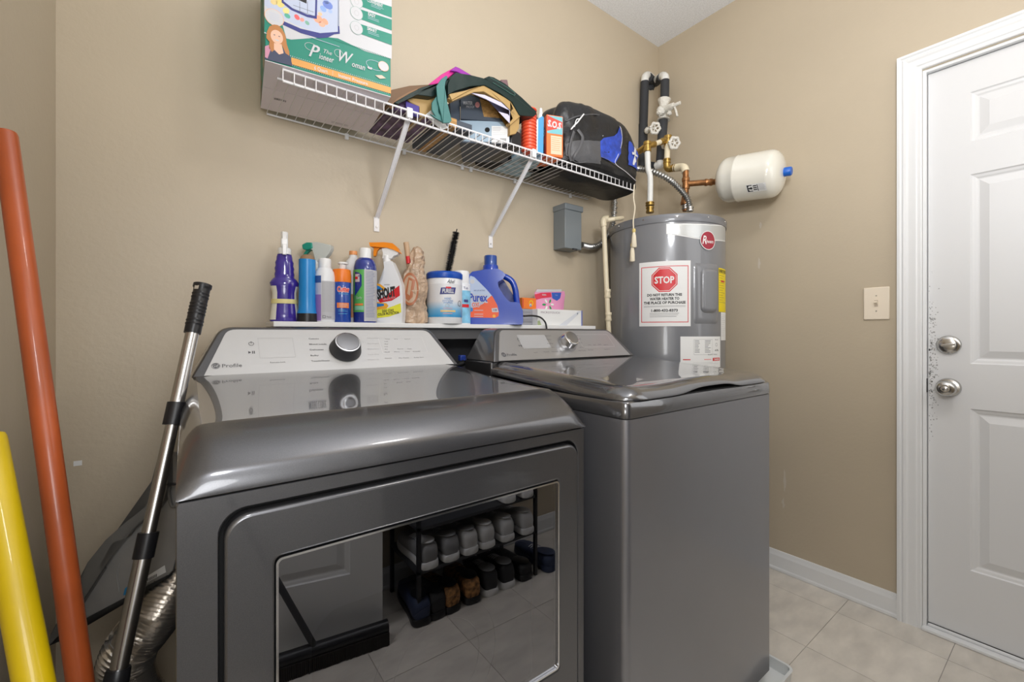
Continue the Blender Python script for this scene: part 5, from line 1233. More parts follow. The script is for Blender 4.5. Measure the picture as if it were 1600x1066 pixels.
# 4 white-purple aerosol
r_, Mx, k = bottle('aerosol_can', 'white and purple air freshener can with white cap, left of the orange capped can', 'spray can', 507.5, 500, 1.375, [(14.5, 0), (15, 1), (15, 70), (13.5, 78), (10, 84)], WBOT)
mk('cap', lathe([(9*k, 84*k), (9.3*k, 85*k), (9.3*k, 97*k), (8.3*k, 99*k), (.5*k, 99.5*k)], Mx, seg=24), M_WHITE, r_, smooth=True)
label_arc(r_, [(15, 2), (15, 42)], -1.5, -.35, mat('lilac', (.28, .17, .48), .4)); label_arc(r_, [(15, 42), (15, 60)], -1.5, -.35, mat('lavender_grey', (.50, .52, .66), .4)); label_arc(r_, [(15, 60), (15, 71)], -1.5, -.35, mat('label_blue2', (.04, .10, .32), .4))
label_arc(r_, [(15, 4), (15, 63)], -.30, 1.5, mat('grey_text_panel', (.50, .50, .53), .5), off=.0008)
Pl = Print(cyl_fn(Mx, 15*k), maxlen=.008, start=.0012); 
for q_ in range(22): Pl.rect(-3.5*k, (60-2.1*q_)*k, (9+3*random.random())*k, (60.7-2.1*q_)*k, M_INKL)
Pl.frame(-3*k, 6*k, 1*k, 10*k, .6*k, M_INK); Pl.text('Pause', 6*k, 8*k, 2.6*k, M_INK, w=7*k); Pl.done('fine_print', r_)
# 5 cutter can
r_, Mx, k = bottle('repellent_can', 'blue insect repellent spray can with orange top', 'spray can', 534, 500, 1.375, [(13, 0), (13.5, 1), (13.5, 62), (13, 63)], mat('can_blue', (.01, .06, .36), .3, coat=.5))
mk('orange_top', lathe([(13.8*k, 62*k), (14*k, 63*k), (13.8*k, 74*k), (12.8*k, 82*k), (11*k, 82.5*k)], Mx, seg=24), mat('bright_orange', (.85, .20, .01), .35), r_, smooth=True)
mk('nozzle', tube([Mx @ Vector((0, 2*k, 80*k)), Mx @ Vector((1*k, 0, 86*k)), Mx @ Vector((2*k, -1*k, 91*k))], 5*k, seg=14), M_WHITE, r_, smooth=True)
mk('actuator', lathe([(7.5*k, 0), (7.8*k, 1.5*k), (6*k, 3*k), (1*k, 3.2*k)], Mx @ Matrix.Translation((2*k, -1*k, 91*k)), seg=20, sy=.7), M_WHITE, r_, smooth=True)
Pl = Print(cyl_fn(Mx, 13.5*k), maxlen=.008, start=.0006); Pl.text('Cutter', 3*k, 51*k, 8*k, mat('pale_pink', (.85, .55, .5), .4), w=20*k, bold=.09).up().up(); Pl.text('Cutter', 3*k, 51*k, 7.4*k, mat('cutter_red', (.75, .05, .03), .4), w=19*k, bold=.03)
Pl.text('backwoods', 3*k, 44*k, 2.6*k, mat('cyan_ink', (.1, .5, .75), .4), w=14*k); Pl.rect(-7*k, 22*k, 11*k, 30*k, mat('label_orange', (.80, .22, .06), .4)).up(); Pl.lines(-4*k, 9*k, [24*k, 26*k, 28*k], .5*k, WH, .3); Pl.lines(-5*k, 9*k, [17*k, 19*k, 13*k], .5*k, mat('cyan_ink', (.1, .5, .75), .4), .3)
Pl.done('label', r_)
# 6 white bottle orange cap behind
r_, Mx, k = bottle('white_cleaner_bottle', 'white bottle with small orange cap behind the blue and green spray can', 'bottle', 552, 500, 1.435, [(14, 0), (15, 2), (15, 82), (12, 94), (6, 102), (5.5, 106)], WBOT)
mk('orange_cap', lathe([(6*k, 106*k), (6.2*k, 107*k), (6*k, 112*k), (1*k, 112.5*k)], Mx, seg=18), mat('soft_orange', (.80, .33, .12), .4), r_, smooth=True)
label_arc(r_, [(15, 8), (15, 44)], -1.3, 1.3, mat('label_tan_orange', (.55, .22, .07), .4))
# 7 blue-green aerosol
r_, Mx, k = bottle('disinfectant_can', 'large blue and green disinfectant spray can with white cap', 'spray can', 570.5, 500, 1.375, [(16.8, 0), (17.3, 1.2), (17.3, 80), (17, 86), (15, 95), (11, 100), (9.5, 100.5)], mat('can_navy', (.02, .04, .26), .25, coat=.6))
mk('cap', lathe([(9.2*k, 100*k), (9.2*k, 113*k), (8*k, 116*k), (.5*k, 116.6*k)], Mx, seg=24), M_WHITE, r_, smooth=True)
label_arc(r_, [(17.3, 16), (17.3, 81)], -1.5, -.08, mat('label_green', (.10, .42, .10), .4)); label_arc(r_, [(17.3, 2), (17.3, 81)], -.08, 1.5, mat('grey_text_panel', (.50, .50, .53), .5), off=.0008)
Pl = Print(cyl_fn(Mx, 17.3*k), maxlen=.008, start=.0010)
Pl.poly([(-17*k, 78*k), (-9*k, 76*k), (-5*k, 72*k), (-5*k, 56*k), (-10*k, 48*k), (-17*k, 40*k)], mat('can_navy', (.02, .04, .26), .25)).up(); Pl.rect(-16*k, 62*k, -8*k, 74*k, WH).up(); Pl.text('+', -9*k, 71*k, 6*k, NAVY); Pl.rect(-16*k, 66*k, -11*k, 70*k, RED); Pl.text('Early', -9*k, 38*k, 4*k, WH, w=9*k); Pl.rect(-17*k, 26*k, -3*k, 29*k, mat('label_orange', (.80, .22, .06), .4)); Pl.rect(-17*k, 19*k, -2*k, 25*k, mat('mint', (.25, .55, .38), .4))
for q_ in range(30): Pl.rect(1*k, (78-2.4*q_)*k, (12+4*random.random())*k, (78.7-2.4*q_)*k, mat('blue_grey_ink', (.20, .22, .35), .5))
Pl.done('label_print', r_)
# 8 white stain remover sprayer
d8 = at(608, 502, y=1.372).dot(FWD)
sh = thing('stain_remover_sprayer', 'white stain remover bottle with orange trigger head and bold black lettering', 'bottle', D(608, 502, d8+.025))
base_v = HZ - ZL/d8*F_PX
cam_poly('body', [(589, base_v), (588, 480), (588, 452), (590, 446), (598, 436), (600, 426), (600, 418), (599, 409), (612, 408), (615, 414), (621, 428), (627, 444), (629, 462), (629, 485), (627.5, base_v)], d8, .045, WBOT, sh, .009, 4)
mk('collar', lathe([(.0125, -.004), (.0130, .000), (.0130, .017), (.011, .019)], Matrix.Translation(D(604.5, 408, d8+.022)), seg=24), M_WHITE, sh, smooth=True)
cam_poly('spray_head', [(596, 388), (613, 386), (624, 392), (621, 398), (615, 400), (612, 404), (597, 404), (598, 396)], d8+.012, .024, M_WHITE, sh, .003, 3)
cam_poly('orange_shroud', [(576.5, 379), (600, 378.5), (613, 380), (620, 386), (624.5, 395), (614, 390), (604, 387), (590, 386), (578, 385)], d8+.008, .032, mat('orange_trigger', (.90, .27, .01), .35), sh, .003, 3)
cam_poly('trigger', [(584, 386), (594, 387), (589, 392), (587, 400), (583.5, 401), (583, 394)], d8+.018, .012, mat('orange_trigger', (.90, .27, .01), .35), sh, .002)
def Dp(P, d):
    return lambda u, v: ((u-800)/F_PX*d, (HZ-v)/F_PX*d)
Pl = Print(lambda s, t, off: FWD*(d8-off) + RGT*s + UP*t, start=.0006); q2 = Dp(Pl, d8)
def poly2(pts, m_): Pl.poly([q2(*p_) for p_ in pts], m_)
BL2 = mat('logo_blue', (.02, .20, .52), .4); OR2 = mat('logo_orange', (.85, .40, .03), .4); YL2 = mat('acid_yellow', (.80, .78, .05), .4)
poly2([(589, 443), (594, 444), (601, 449), (604, 454), (590, 456)], OR2); poly2([(589, 472), (604, 474), (607, 478), (603, 484), (589, 484)], OR2); Pl.up(); poly2([(589, 446), (594, 448), (599, 453), (589, 455)], BL2); poly2([(589, 474), (600, 475), (600, 478), (589, 480)], BL2)
poly2([(602, 463), (624, 446), (625, 462), (612, 470), (594, 473), (591, 469)], RED); poly2([(589, 484), (602, 483), (626, 474), (627, 488), (608, 495), (589, 497)], YL2); Pl.up().up()
a = q2(603.5, 457.5); Pl.text('SHOUT', a[0], a[1], 15/F_PX*d8, M_INK2, w=30/F_PX*d8, bold=.06, rot=.18, shear=.15)
a = q2(608, 466.5); Pl.text('TRIPLE ACTION', a[0], a[1], 3.2/F_PX*d8, WH, w=20/F_PX*d8, rot=.22, shear=.2)
a = q2(606, 485.5); Pl.text('250 OXI', a[0], a[1], 4/F_PX*d8, M_INK2, w=18/F_PX*d8, rot=.08, bold=.03); a = q2(607, 490); Pl.text('COLOR PROTECTION', a[0], a[1], 4/F_PX*d8, M_INK2, w=33/F_PX*d8, rot=.10, bold=.03); a = q2(605, 445); Pl.text('LAUNDRY', a[0], a[1], 2.2/F_PX*d8, M_INK, w=9/F_PX*d8)
Pl.done('label_print', sh)
# 9 crumpled tan plastic bag
d9 = at(646, 503, y=1.40).dot(FWD); TANB = mat('tan_plastic_film', (.50, .36, .25), .22, bump=1.0, bscale=22, bdist=.02, var=.30, vscale=16)
pb = thing('plastic_shopping_bag', 'crumpled tan plastic shopping bag wrapped round bottles on the ledge', 'bag', D(646, 503, d9))
k9 = d9/F_PX; b_ = B(); rings = []
prof9 = [(0, 18, 0), (2, 20, 0), (15, 20.5, 0), (30, 19, 0), (45, 20, -1), (60, 20, -1), (72, 18.5, 0), (80, 16, 1), (86, 13, 3), (95, 12, 5), (105, 12, 6), (113, 9, 6), (119, 5, 6), (121, 1, 6)]
base9 = D(646, 503, d9); base9.z = ZL
for h_, r0, sx9 in prof9:
    ring = []
    for i in range(40):
        a = 2*PI*i/40; n_ = 1 + .20*noise.noise(Vector((math.cos(a)*2.2, math.sin(a)*2.2, h_*.045))) + .11*noise.noise(Vector((math.cos(a)*6, math.sin(a)*6, h_*.12+5)))
        if h_ <= 0: n_ = 1
        ring.append(base9 + RGT*((r0*math.cos(a)*n_ + sx9)*k9) + FWD*(r0*.85*math.sin(a)*n_*k9) + UP*(h_*k9))
    rings.append(ring)
rr2 = []
for a, b in zip(rings, rings[1:]):
    for q_ in range(3): 
        rr2.append([p0.lerp(p1, q_/3) + Vector((noise.noise(p0.lerp(p1, q_/3)*60), noise.noise(p0.lerp(p1, q_/3)*60+Vector((9, 0, 0))), 0))*.007*(1 if a is not rings[0] else 0) for p0, p1 in zip(a, b)])
rr2.append(rings[-1]); add_loft(b_, rr2)
mk('bag_film', b_, TANB, pb, smooth=True, angle=28)
mk('cork_stick', tube([D(640, 420, d9-.004), D(634.5, 379, d9-.004)], 4.2*k9, seg=12), mat('wood_tan', (.55, .38, .24), .6), pb, smooth=True, angle=50)
mk('red_tip', tube([D(638, 412, d9-.018), D(637, 401, d9-.016)], 3*k9, seg=10), RED, pb, smooth=True)
Pl = Print(lambda s, t, off: base9 + RGT*((20.6*k9)*math.sin(s/(20*k9)) - 1*k9) - FWD*(17.8*k9*math.cos(s/(20*k9))+off+.0022) + UP*t, maxlen=.01, start=.001)
RUS = mat('rust_print', (.40, .13, .05), .4); Pl.ell(0, 52*k9, 13*k9, 25*k9, RUS).up(); Pl.ell(0, 52*k9, 10.5*k9, 21*k9, mat('tan_print', (.48, .33, .22), .4)).up(); Pl.poly([(-9*k9, 40*k9), (-2*k9, 70*k9), (8*k9, 66*k9), (4*k9, 40*k9), (-2*k9, 34*k9)], RUS).up(); Pl.poly([(-4*k9, 45*k9), (-1*k9, 66*k9), (3*k9, 64*k9), (0, 42*k9)], mat('tan_print', (.48, .33, .22), .4))
Pl.done('bag_print', pb)
# 10 wipes canister
r_, Mx, k = bottle('wipes_canister', 'white and blue round hand wipes canister with blue lid', 'canister', 694.5, 503, 1.385, [(26.8, 0), (27.3, 1.2), (27.2, 68), (26.5, 70)], WBOT, seg=44)
mk('blue_lid', lathe([(27.6*k, 69*k), (28.2*k, 70*k), (28.2*k, 77*k), (26*k, 79.5*k), (1*k, 80.5*k)], Mx, seg=44), mat('lid_blue', (.01, .08, .45), .3), r_, smooth=True)
def grad_label():
    m = mat('wipes_label', (.8, .8, .8), .4); nt = m.node_tree; tc = nt.nodes.new('ShaderNodeTexCoord'); sp = nt.nodes.new('ShaderNodeSeparateXYZ'); rp = nt.nodes.new('ShaderNodeValToRGB')
    nt.links.new(tc.outputs['Generated'], sp.inputs[0]); nt.links.new(sp.outputs[2], rp.inputs[0]); nt.links.new(rp.outputs[0], nt.nodes['Principled BSDF'].inputs['Base Color'])
    e = rp.color_ramp.elements; e[0].position = .03; e[0].color = (.03, .30, .62, 1); e[1].position = .48; e[1].color = (.72, .72, .74, 1); x = e.new(.22); x.color = (.18, .45, .70, 1); return m
label_arc(r_, [(27.3, 10), (27.25, 60)], -1.57, 1.57, grad_label(), n=30)
Pl = Print(cyl_fn(Mx, 27.3*k), maxlen=.010, start=.0014)
Pl.poly([(-7*k, 44*k), (-5*k, 54*k), (18*k, 55*k), (16*k, 45*k)], NAVY).up(); Pl.text('PURELL', 5.5*k, 49.5*k, 6.2*k, WH, w=18*k, bold=.04, shear=.15)
Pl.rect(2*k, 53*k, 10*k, 55.5*k, RED); Pl.text('HAND', 5*k, 38*k, 3.4*k, BL2, w=10*k); Pl.text('SANITIZING', 5*k, 34.5*k, 2.6*k, BL2, w=16*k); Pl.text('WIPES', 5*k, 31.5*k, 2.6*k, BL2, w=14*k)
Pl.ringe(4*k, 27*k, 3*k, 3*k, .5*k, M_INKL); Pl.rect(-6*k, 17.5*k, 17*k, 20.5*k, mat('soft_amber', (.75, .55, .25), .4)); Pl.lines(-2*k, 12*k, [23*k, 15*k], .7*k, mat('pale_red', (.8, .35, .33), .5)); Pl.ringe(26*k, 31*k, 4*k, 4.4*k, .8*k, M_INK)
Pl.text('Abel', 10*k, 64*k, 6*k, M_INK2, w=13*k, shear=.4); Pl.done('label_print', r_)
# 11 bottle brush
q0 = at(699, 430, y=1.44); q1 = at(714, 358, y=1.44); brs = thing('bottle_brush', 'black bristle bottle brush standing behind the wipes canister', 'brush', at(690, 500, y=1.44))
dirb = (q1-q0).normalized(); hb2 = at(686, 499, y=1.44)
mk('stem', tube([Vector((hb2.x, hb2.y, ZL)), q0, q1], .0022, seg=6), M_BLACK, brs)
bm = B(); ex = dirb.cross(FWD).normalized(); ey = dirb.cross(ex)
for i in range(46):
    cc = q0.lerp(q1, .0 + i/46*.94)
    for j in range(60):
        a = random.random()*2*PI; dv = (ex*math.cos(a)+ey*math.sin(a)); L2 = random.uniform(.013, .0175); o_ = dirb*random.uniform(-.0008, .0008); wv = dirb*.0007
        vv = [bm.verts.new(cc+o_-wv), bm.verts.new(cc+o_+wv), bm.verts.new(cc+o_+dv*L2+dirb*random.uniform(-.002, .002))]; bm.faces.new(vv)
    n_r = 14
tag(mk('bristles', bm, M_BLACK, brs), kind='stuff')
# 12 white and blue can behind
r_, Mx, k = bottle('white_spray_can', 'white and light blue spray can between wipes canister and blue jug', 'spray can', 720, 503, 1.43, [(14.5, 0), (15, 1), (15, 62), (13, 64), (12.8, 66)], WBOT)
mk('cap', lathe([(13*k, 62*k), (13.3*k, 63*k), (13*k, 81*k), (12*k, 83*k), (1*k, 83.5*k)], Mx, seg=24), M_WHITE, r_, smooth=True)
label_arc(r_, [(15, 2), (15, 52)], -1.5, 1.5, mat('aqua_label', (.22, .52, .72), .4, var=.3, vscale=30)); Pl = Print(cyl_fn(Mx, 15*k), maxlen=.008, start=.0012); Pl.rect(2*k, 26*k, 14*k, 31*k, RED).up(); Pl.rect(5*k, 34*k, 12*k, 38*k, NAVY); Pl.text('Tub', 8*k, 56*k, 4*k, NAVY, w=8*k); Pl.done('label_print', r_)
# 13 detergent jug
d13 = at(775, 503, y=1.365).dot(FWD); JB = mat('jug_blue', (0.008, 0.055, 0.42), .2, coat=.5, bump=.04, bscale=20)
bv = HZ - ZL/d13*F_PX
jug = thing('detergent_jug', 'big blue laundry detergent jug with handle and orange label', 'bottle', D(775, 503, d13+.045))
bodypx = [(731.5, bv), (731, 495), (731, 440), (732, 430), (738, 424.5), (750, 422.5), (757, 421), (778, 420), (785, 424), (790, 429), (786, 436), (778, 441), (779, 449), (785, 458), (790, 466), (797, 472), (806, 472), (812, 474), (817, 486), (817.5, bv-4), (816, bv)]
mk('body', prism_d(bodypx, d13, .085), JB, jug, bevel=.011, seg=4)
mk('handle', tube(smooth_path([D(778, 430, d13+.042), D(790, 433, d13+.042), D(800, 440, d13+.042), D(805, 452, d13+.042), D(807, 466, d13+.042), D(809, 482, d13+.042)]), .0150, seg=18, flat=(.8, 1.25)), JB, jug, smooth=True)
Mj = Matrix.Translation(D(766.5, 421, d13+.042)); kj = d13/F_PX
mk('neck', lathe([(13*kj, -3*kj), (12.5*kj, 3*kj), (11.8*kj, 6*kj)], Mj, seg=28), JB, jug, smooth=True)
mk('cap', lathe([(10.2*kj, 4*kj), (10.2*kj, 20*kj), (9.6*kj, 21.5*kj), (9*kj, 21.5*kj), (9*kj, 19*kj), (.5*kj, 19*kj)], Mj, seg=40), mat('cap_blue', (.01, .06, .30), .3, coat=.3), jug, smooth=True)
Pl = Print(lambda s, t, off: FWD*(d13-off) + RGT*s + UP*t, start=.0006); q2 = Dp(Pl, d13)
GR2 = mat('label_silver_blue', (.42, .50, .66), .4)
poly2([(733, 496), (733, 436), (735, 431), (741, 433), (748, 440), (760, 452), (770, 464), (777, 477), (779.5, 488), (779, 494), (774, 497)], GR2); Pl.up()
poly2([(733, 496), (733, 482), (748, 479), (756, 474), (763, 466), (768, 462), (770, 464), (777, 477), (779.5, 488), (779, 494), (774, 497)], mat('label_hot_orange', (.80, .10, .02), .4)); Pl.up()
for u_, v_, r9, m_ in ((738, 440, 3.6, WH), (736, 484, 3.4, BL2), (772, 494, 2.4, OR2)): a = q2(u_, v_); Pl.ell(a[0], a[1], r9*kj, r9*kj, m_, n=16)
poly2([(768, 482), (777, 481), (779, 488), (769, 488)], WH); Pl.up()
a = q2(747.5, 463.5); Pl.text('Purex', a[0], a[1]-1*kj, 14*kj, WH, w=30*kj, bold=.10).up(); Pl.text('Purex', a[0], a[1]-1*kj, 13*kj, mat('purex_blue', (.01, .05, .38), .4), w=29*kj, bold=.035)
a = q2(749, 454); Pl.text('DIRT LIFT ACTION', a[0], a[1], 2*kj, NAVY, w=17*kj); a = q2(747, 476); Pl.text('OXI', a[0]-4*kj, a[1], 7*kj, WH, w=12*kj, bold=.08).up(); Pl.text('OXI', a[0]-4*kj, a[1], 6.2*kj, mat('oxi_orange', (.70, .10, .03), .4), w=11*kj, bold=.03); Pl.text('+oxi', a[0]+7*kj, a[1], 4.5*kj, mat('oxi_orange', (.70, .10, .03), .4), w=8*kj)
for v_ in (485, 491, 494.5): a = q2(748, v_); Pl.rect(a[0]-7*kj, a[1]-.5*kj, a[0]+7*kj, a[1]+.4*kj, WH)
a = q2(773.5, 484.5); Pl.text('115', a[0], a[1], 3*kj, NAVY, w=5.5*kj, bold=.04); Pl.done('label_print', jug)
# 14 small boxes
def ybox(name, u0, u1, vt, vb_, y, dep, m_, label, cat, z0=None, parent=None):
    a = at(u0, vb_, y=y); b = at(u1, vb_, y=y); zt_ = at(u0, vt, y=y).z; z_ = ZL if z0 is None else z0
    r_ = thing(name, label, cat, ((a.x+b.x)/2, y+dep/2, z_)); mk('carton', bx((a.x, y, z_), (b.x, y+dep, zt_)), m_, r_, bevel=.0015, seg=1); return r_, a.x, b.x, z_, zt_
gb, xa, xb, za, zb_ = ybox('grey_carton', 814, 843, 482.5, 506, 1.395, .08, mat('grey_card', (.33, .33, .36), .5), 'low grey carton under the orange box, right of the blue jug', 'box')
Pl = Print(flat_fn((xa, 1.395, za), (1, 0, 0), UP)); Pl.ell((xb-xa)*.8, (zb_-za)*.72, .004, .004, NAVY); Pl.lines(.004, (xb-xa)*.6, [(zb_-za)*.2, (zb_-za)*.8], .001, M_INK, .3); Pl.done('front_print', gb)
gb, xa, xb, za, z2 = ybox('orange_box', 816, 838, 465, 482, 1.40, .06, mat('orange_box_card', (.85, .20, .02), .4), 'small orange detergent box on the grey carton', 'box', z0=zb_+.0003)
Pl = Print(flat_fn((xa, 1.40, za), (1, 0, 0), UP)); Pl.ringe((xb-xa)*.62, (z2-za)*.55, .011, .011, .003, YEL).up(); Pl.ell((xb-xa)*.58, (z2-za)*.35, .006, .007, WH).up(); Pl.ell((xb-xa)*.6, (z2-za)*.28, .003, .004, BL2); Pl.rect(.001, (z2-za)*.1, .006, (z2-za)*.9, REDC); Pl.done('front_print', gb)
# 15 pouch
dq = 1.425
pc = thing('laundry_pouch', 'pink and white laundry detergent pouch standing behind the white glove box', 'packet', at(860, 507, y=dq))
PK = mat('pouch_pink', (.75, .30, .50), .3)
b_ = B(); lo = [(838, 508), (880, 508)]; rows = []
for (ua, ub, v_, th) in ((840, 878, 507, .03), (838, 880, 490, .034), (836, 881.5, 470, .026), (835.5, 883, 458, .014), (839, 882, 452, .004)):
    a, c = at(ua, v_, y=dq), at(ub, v_, y=dq); zz = max(a.z, ZL) if v_ > 500 else a.z
    n_ = 10; fr = []; bb = []
    for i in range(n_+1):
        s_ = i/n_; x = a.x+(c.x-a.x)*s_; bul = th*math.sin(s_*PI)**.6*.5; z_ = zz if v_ > 500 else a.z
        fr.append(Vector((x, dq-bul, z_))); bb.append(Vector((x, dq+bul+.0015, z_)))
    rows.append(fr + bb[::-1])
add_loft(b_, rows); mk('pouch', b_, PK, pc, smooth=True, angle=60)
def pq(u, v): p_ = at(u, v, y=dq-.016); return p_.x, p_.z
prow = [(r[0].z, r[0].x, r[10].x, th_) for r, th_ in zip(rows, (.03, .034, .026, .014, .004))]
def pouch_fn(s, t, off):
    k_ = 0
    while k_ < 3 and t > prow[k_+1][0]: k_ += 1
    a_, b_2 = prow[k_], prow[k_+1]; f = clip((t-a_[0])/(b_2[0]-a_[0]), 0, 1); L_2 = [a_[q_]+(b_2[q_]-a_[q_])*f for q_ in range(4)]
    s_ = clip((s-L_2[1])/(L_2[2]-L_2[1]), 0.0, 1.0)
    return Vector((L_2[1]+(L_2[2]-L_2[1])*s_, dq - L_2[3]*max(0, math.sin(s_*PI))**.6*.5 - off, t))
def pf(pts, m_, P=None): Pl.poly([pq(*x_) for x_ in pts], m_)
Pl = Print(pouch_fn, maxlen=.008, start=.0015)
pf([(837.5, 460), (848, 457.5), (863, 457), (863, 464), (848, 466), (841, 468)], mat('pouch_red', (.65, .02, .06), .35)); pf([(864, 457), (880, 457), (877, 466), (871, 470), (864, 466)], mat('pouch_blue', (.03, .10, .45), .35)); pf([(841, 451.8), (880.5, 451.8), (881, 455.5), (840, 456)], WH); Pl.up()
GRL = mat('leaf_green', (.01, .30, .08), .4)
for a_ in range(6):
    t_ = a_*PI/3; c_ = pq(857+6*math.cos(t_), 476+6*math.sin(t_)); Pl.ell(c_[0], c_[1], .010, .0045, GRL if a_ % 2 else mat('leaf_white', (.75, .85, .75), .4), n=10, rot=-t_)
Pl.text('GAIN', *pq(852, 460.5), .006, WH, w=.022, bold=.04); Pl.text('fresh', *pq(871, 461), .004, WH, w=.014); Pl.done('pouch_print', pc)
# 16 glove box
gb, xa, xb, za, zb_ = ybox('glove_box', 840, 910, 482.5, 507, 1.362, .075, M_WHITEP, 'white disposable glove box with grey lettering on the right end of the ledge', 'box')
Pl = Print(flat_fn((xa, 1.362, za), (1, 0, 0), UP)); Wg, Hg = xb-xa, zb_-za
Pl.text('MICROTOUCH', Wg*.27, Hg*.80, Hg*.13, mat('glove_ink', (.30, .22, .27), .5), w=Wg*.40); Pl.poly([(Wg*.45, 0), (Wg*.62, 0), (Wg*.9, Hg*.75), (Wg*.98, Hg*.98), (Wg*.90, Hg*.95)], mat('pale_grey_sweep', (.66, .68, .72), .5)); Pl.rect(Wg*.97, 0, Wg, Hg, mat('edge_violet', (.15, .18, .45), .5)); Pl.ell(Wg*.88, Hg*.80, .003, .003, BL2); Pl.poly([(0, 0), (Wg*.08, 0), (Wg*.04, Hg*.3), (0, Hg*.25)], mat('sage', (.40, .48, .25), .5)); Pl.done('front_print', gb)
# 17 black power cord
tag(mk('power_cord', tube(smooth_path([at(818, 494, y=1.355), at(832, 493.5, y=1.352), at(843, 495.5, y=1.348), at(850, 501, y=1.338), at(853.5, 509, y=1.325), at(855, 530, y=1.30), at(855, 570, y=1.30)]), .0035, seg=8), M_BLACK, smooth=True), 'black power cord drooping over the ledge edge behind the washing machine', 'cord')

# ------------------------------------------------------------------ left of the dryer
def pole(name, label, p0, p1, r, m_, top='round', cat='pole'):
    p0, p1 = Vector(p0), Vector(p1); root = thing(name, label, cat, p1)
    Mx = Matrix.Translation(p1) @ (p0-p1).to_track_quat('Z', 'X').to_matrix().to_4x4(); L = (p0-p1).length
    mk('shaft', lathe([(r*.9, 0), (r, .003), (r, L-.008), (r*.93, L-.003), (r*.6, L), (.0005, L+.0005)], Mx, seg=28), m_, root, smooth=True); return root
RUST = mat('red_orange_enamel', (0.42, 0.085, 0.02), .38, coat=.25, var=.14, vscale=9)
YLW = mat('yellow_enamel', (0.60, 0.42, 0.0), .45, coat=.3, var=.08, vscale=9)
P1 = D(7.5, 205, .70); P2 = D(118, 1010, .63); dv = (P2-P1); kk = (ZF+.001-P1.z)/dv.z
pole('rust_red_pole', 'long rust red painted pole leaning in the left corner', P1, P1+dv*kk, .0148, RUST)
P1 = D(12, 850, .52); P2 = D(43, 1012, .50); dv = (P2-P1); kk = (ZF+.001-P1.z)/dv.z
Pt = P1 - dv*((P1.x-(XL+.02))/dv.x if False else 0) - dv*1.0
pole('yellow_pole', 'bright yellow painted pole leaning at the far left, lower than the red one', P1-dv*1.15, P1+dv*kk, .0165, YLW)
# broom / mop handle
H0 = D(317, 445, .89); H1 = D(181, 1066, .70); dv = (H1-H0); kk = (ZF+.02-H0.z)/dv.z; Hf = H0+dv*kk
def Hp(v):
    # point of the handle axis at image row v
    lo, hi = 0.0, kk
    for _ in range(40):
        m = (lo+hi)/2; p_ = H0+dv*m; vv = HZ - F_PX*p_.z/p_.dot(FWD)
        if vv < v: lo = m
        else: hi = m
    return H0+dv*lo
mop = thing('mop_handle', 'telescopic steel mop handle with black grip leaning between wall and dryer', 'mop', Hf)
mk('steel_shaft', tube([Hp(515), Hp(655)], .0115, seg=20), M_STEEL, mop, smooth=True); mk('steel_shaft', tube([Hp(650), Hp(850)], .0105, seg=20), M_STEEL, mop, smooth=True); mk('steel_shaft', tube([Hp(845), Hf], .0125, seg=20), M_STEEL, mop, smooth=True)
gpath = [H0 + (Hp(521)-H0)*(i/44) for i in range(45)]
mk('grip', tube(gpath, lambda t: .0142 + (.0012 if int(t*44) % 3 == 0 and .2 < t < .85 else 0) + (.002 if t < .08 else 0), seg=20), M_BLACK, mop, smooth=True, angle=50)
gdir = (gpath[1]-gpath[0]).normalized(); gs = gdir.cross(FWD).normalized()
gp = Hp(449) - FWD*.0155; mk('hang_hole', add_prism(B(), [gp+gs*a+gdir*b for a, b in ((-.004, -.005), (.004, -.005), (.004, .005), (-.004, .005))], -FWD*.0006), mat('hole_light', (.45, .40, .33), .6), mop)
for a, b in ((629, 664), (832, 872)): mk('locking_collar', tube([Hp(a), Hp(a+2), Hp(b-2), Hp(b)], .0152, seg=20), M_BLACK, mop, smooth=True, angle=50)
mk('swivel_socket', tube([Hp(1044), Hp(1046), Hp(1066), Hp(1085)], lambda t: .0155+.003*t, seg=16), M_BLACK, mop, smooth=True)
Mm = Matrix.Translation((Hf.x, Hf.y, ZF)); 
mk('mop_head', bx((Hf.x-.04, Hf.y-.11, ZF), (Hf.x+.04, Hf.y+.11, ZF+.022)), M_DARK, mop, bevel=.006)
# dustpan
DPM = mat('grey_dustpan_plastic', (.30, .29, .275), .45, bump=.1, bscale=30, var=.08, vscale=14); DPD = mat('dustpan_dark_rim', (.17, .165, .155), .45)
dd_ = .935
pan = thing('dustpan', 'large grey plastic dustpan standing on edge against the back wall behind the mop handle', 'dustpan', D(170, 960, dd_))
outl = [(249, 706), (275, 707), (275, 790), (275, 870), (269.5, 892), (257, 905), (200, 931), (130, 970), (100, 985), (76, 1009), (79, 992), (120, 927), (137, 879), (165, 844), (192, 820), (226, 793), (237, 776), (240, 755)]
mk('pan_plate', prism_d(outl, dd_, .006), DPM, pan, bevel=.002)
rimpx = [(249, 706), (262, 706.5), (262, 757), (256, 782), (246, 797), (205, 829), (196, 842), (176, 848), (153, 888), (158, 893), (128, 940), (100, 984), (76, 1009), (79, 992), (120, 927), (137, 879), (165, 844), (192, 820), (226, 793), (237, 776), (240, 755)]
mk('raised_rim', prism_d(rimpx, dd_-.014, .016), DPD, pan, bevel=.003)
mk('rim_step', tube(smooth_path([D(262, 708, dd_-.006), D(264, 770, dd_-.006), D(268, 790, dd_-.006), D(275, 792, dd_-.006)]), .003, seg=8), DPD, pan, smooth=True)
mk('rubber_lip', prism_d([(74, 1009), (100, 985), (257, 902), (259, 906), (200, 936), (130, 976), (100, 1000), (76, 1010)], dd_-.008, .02), mat('lip_rubber', (.02, .02, .02), .6), pan, bevel=.001)
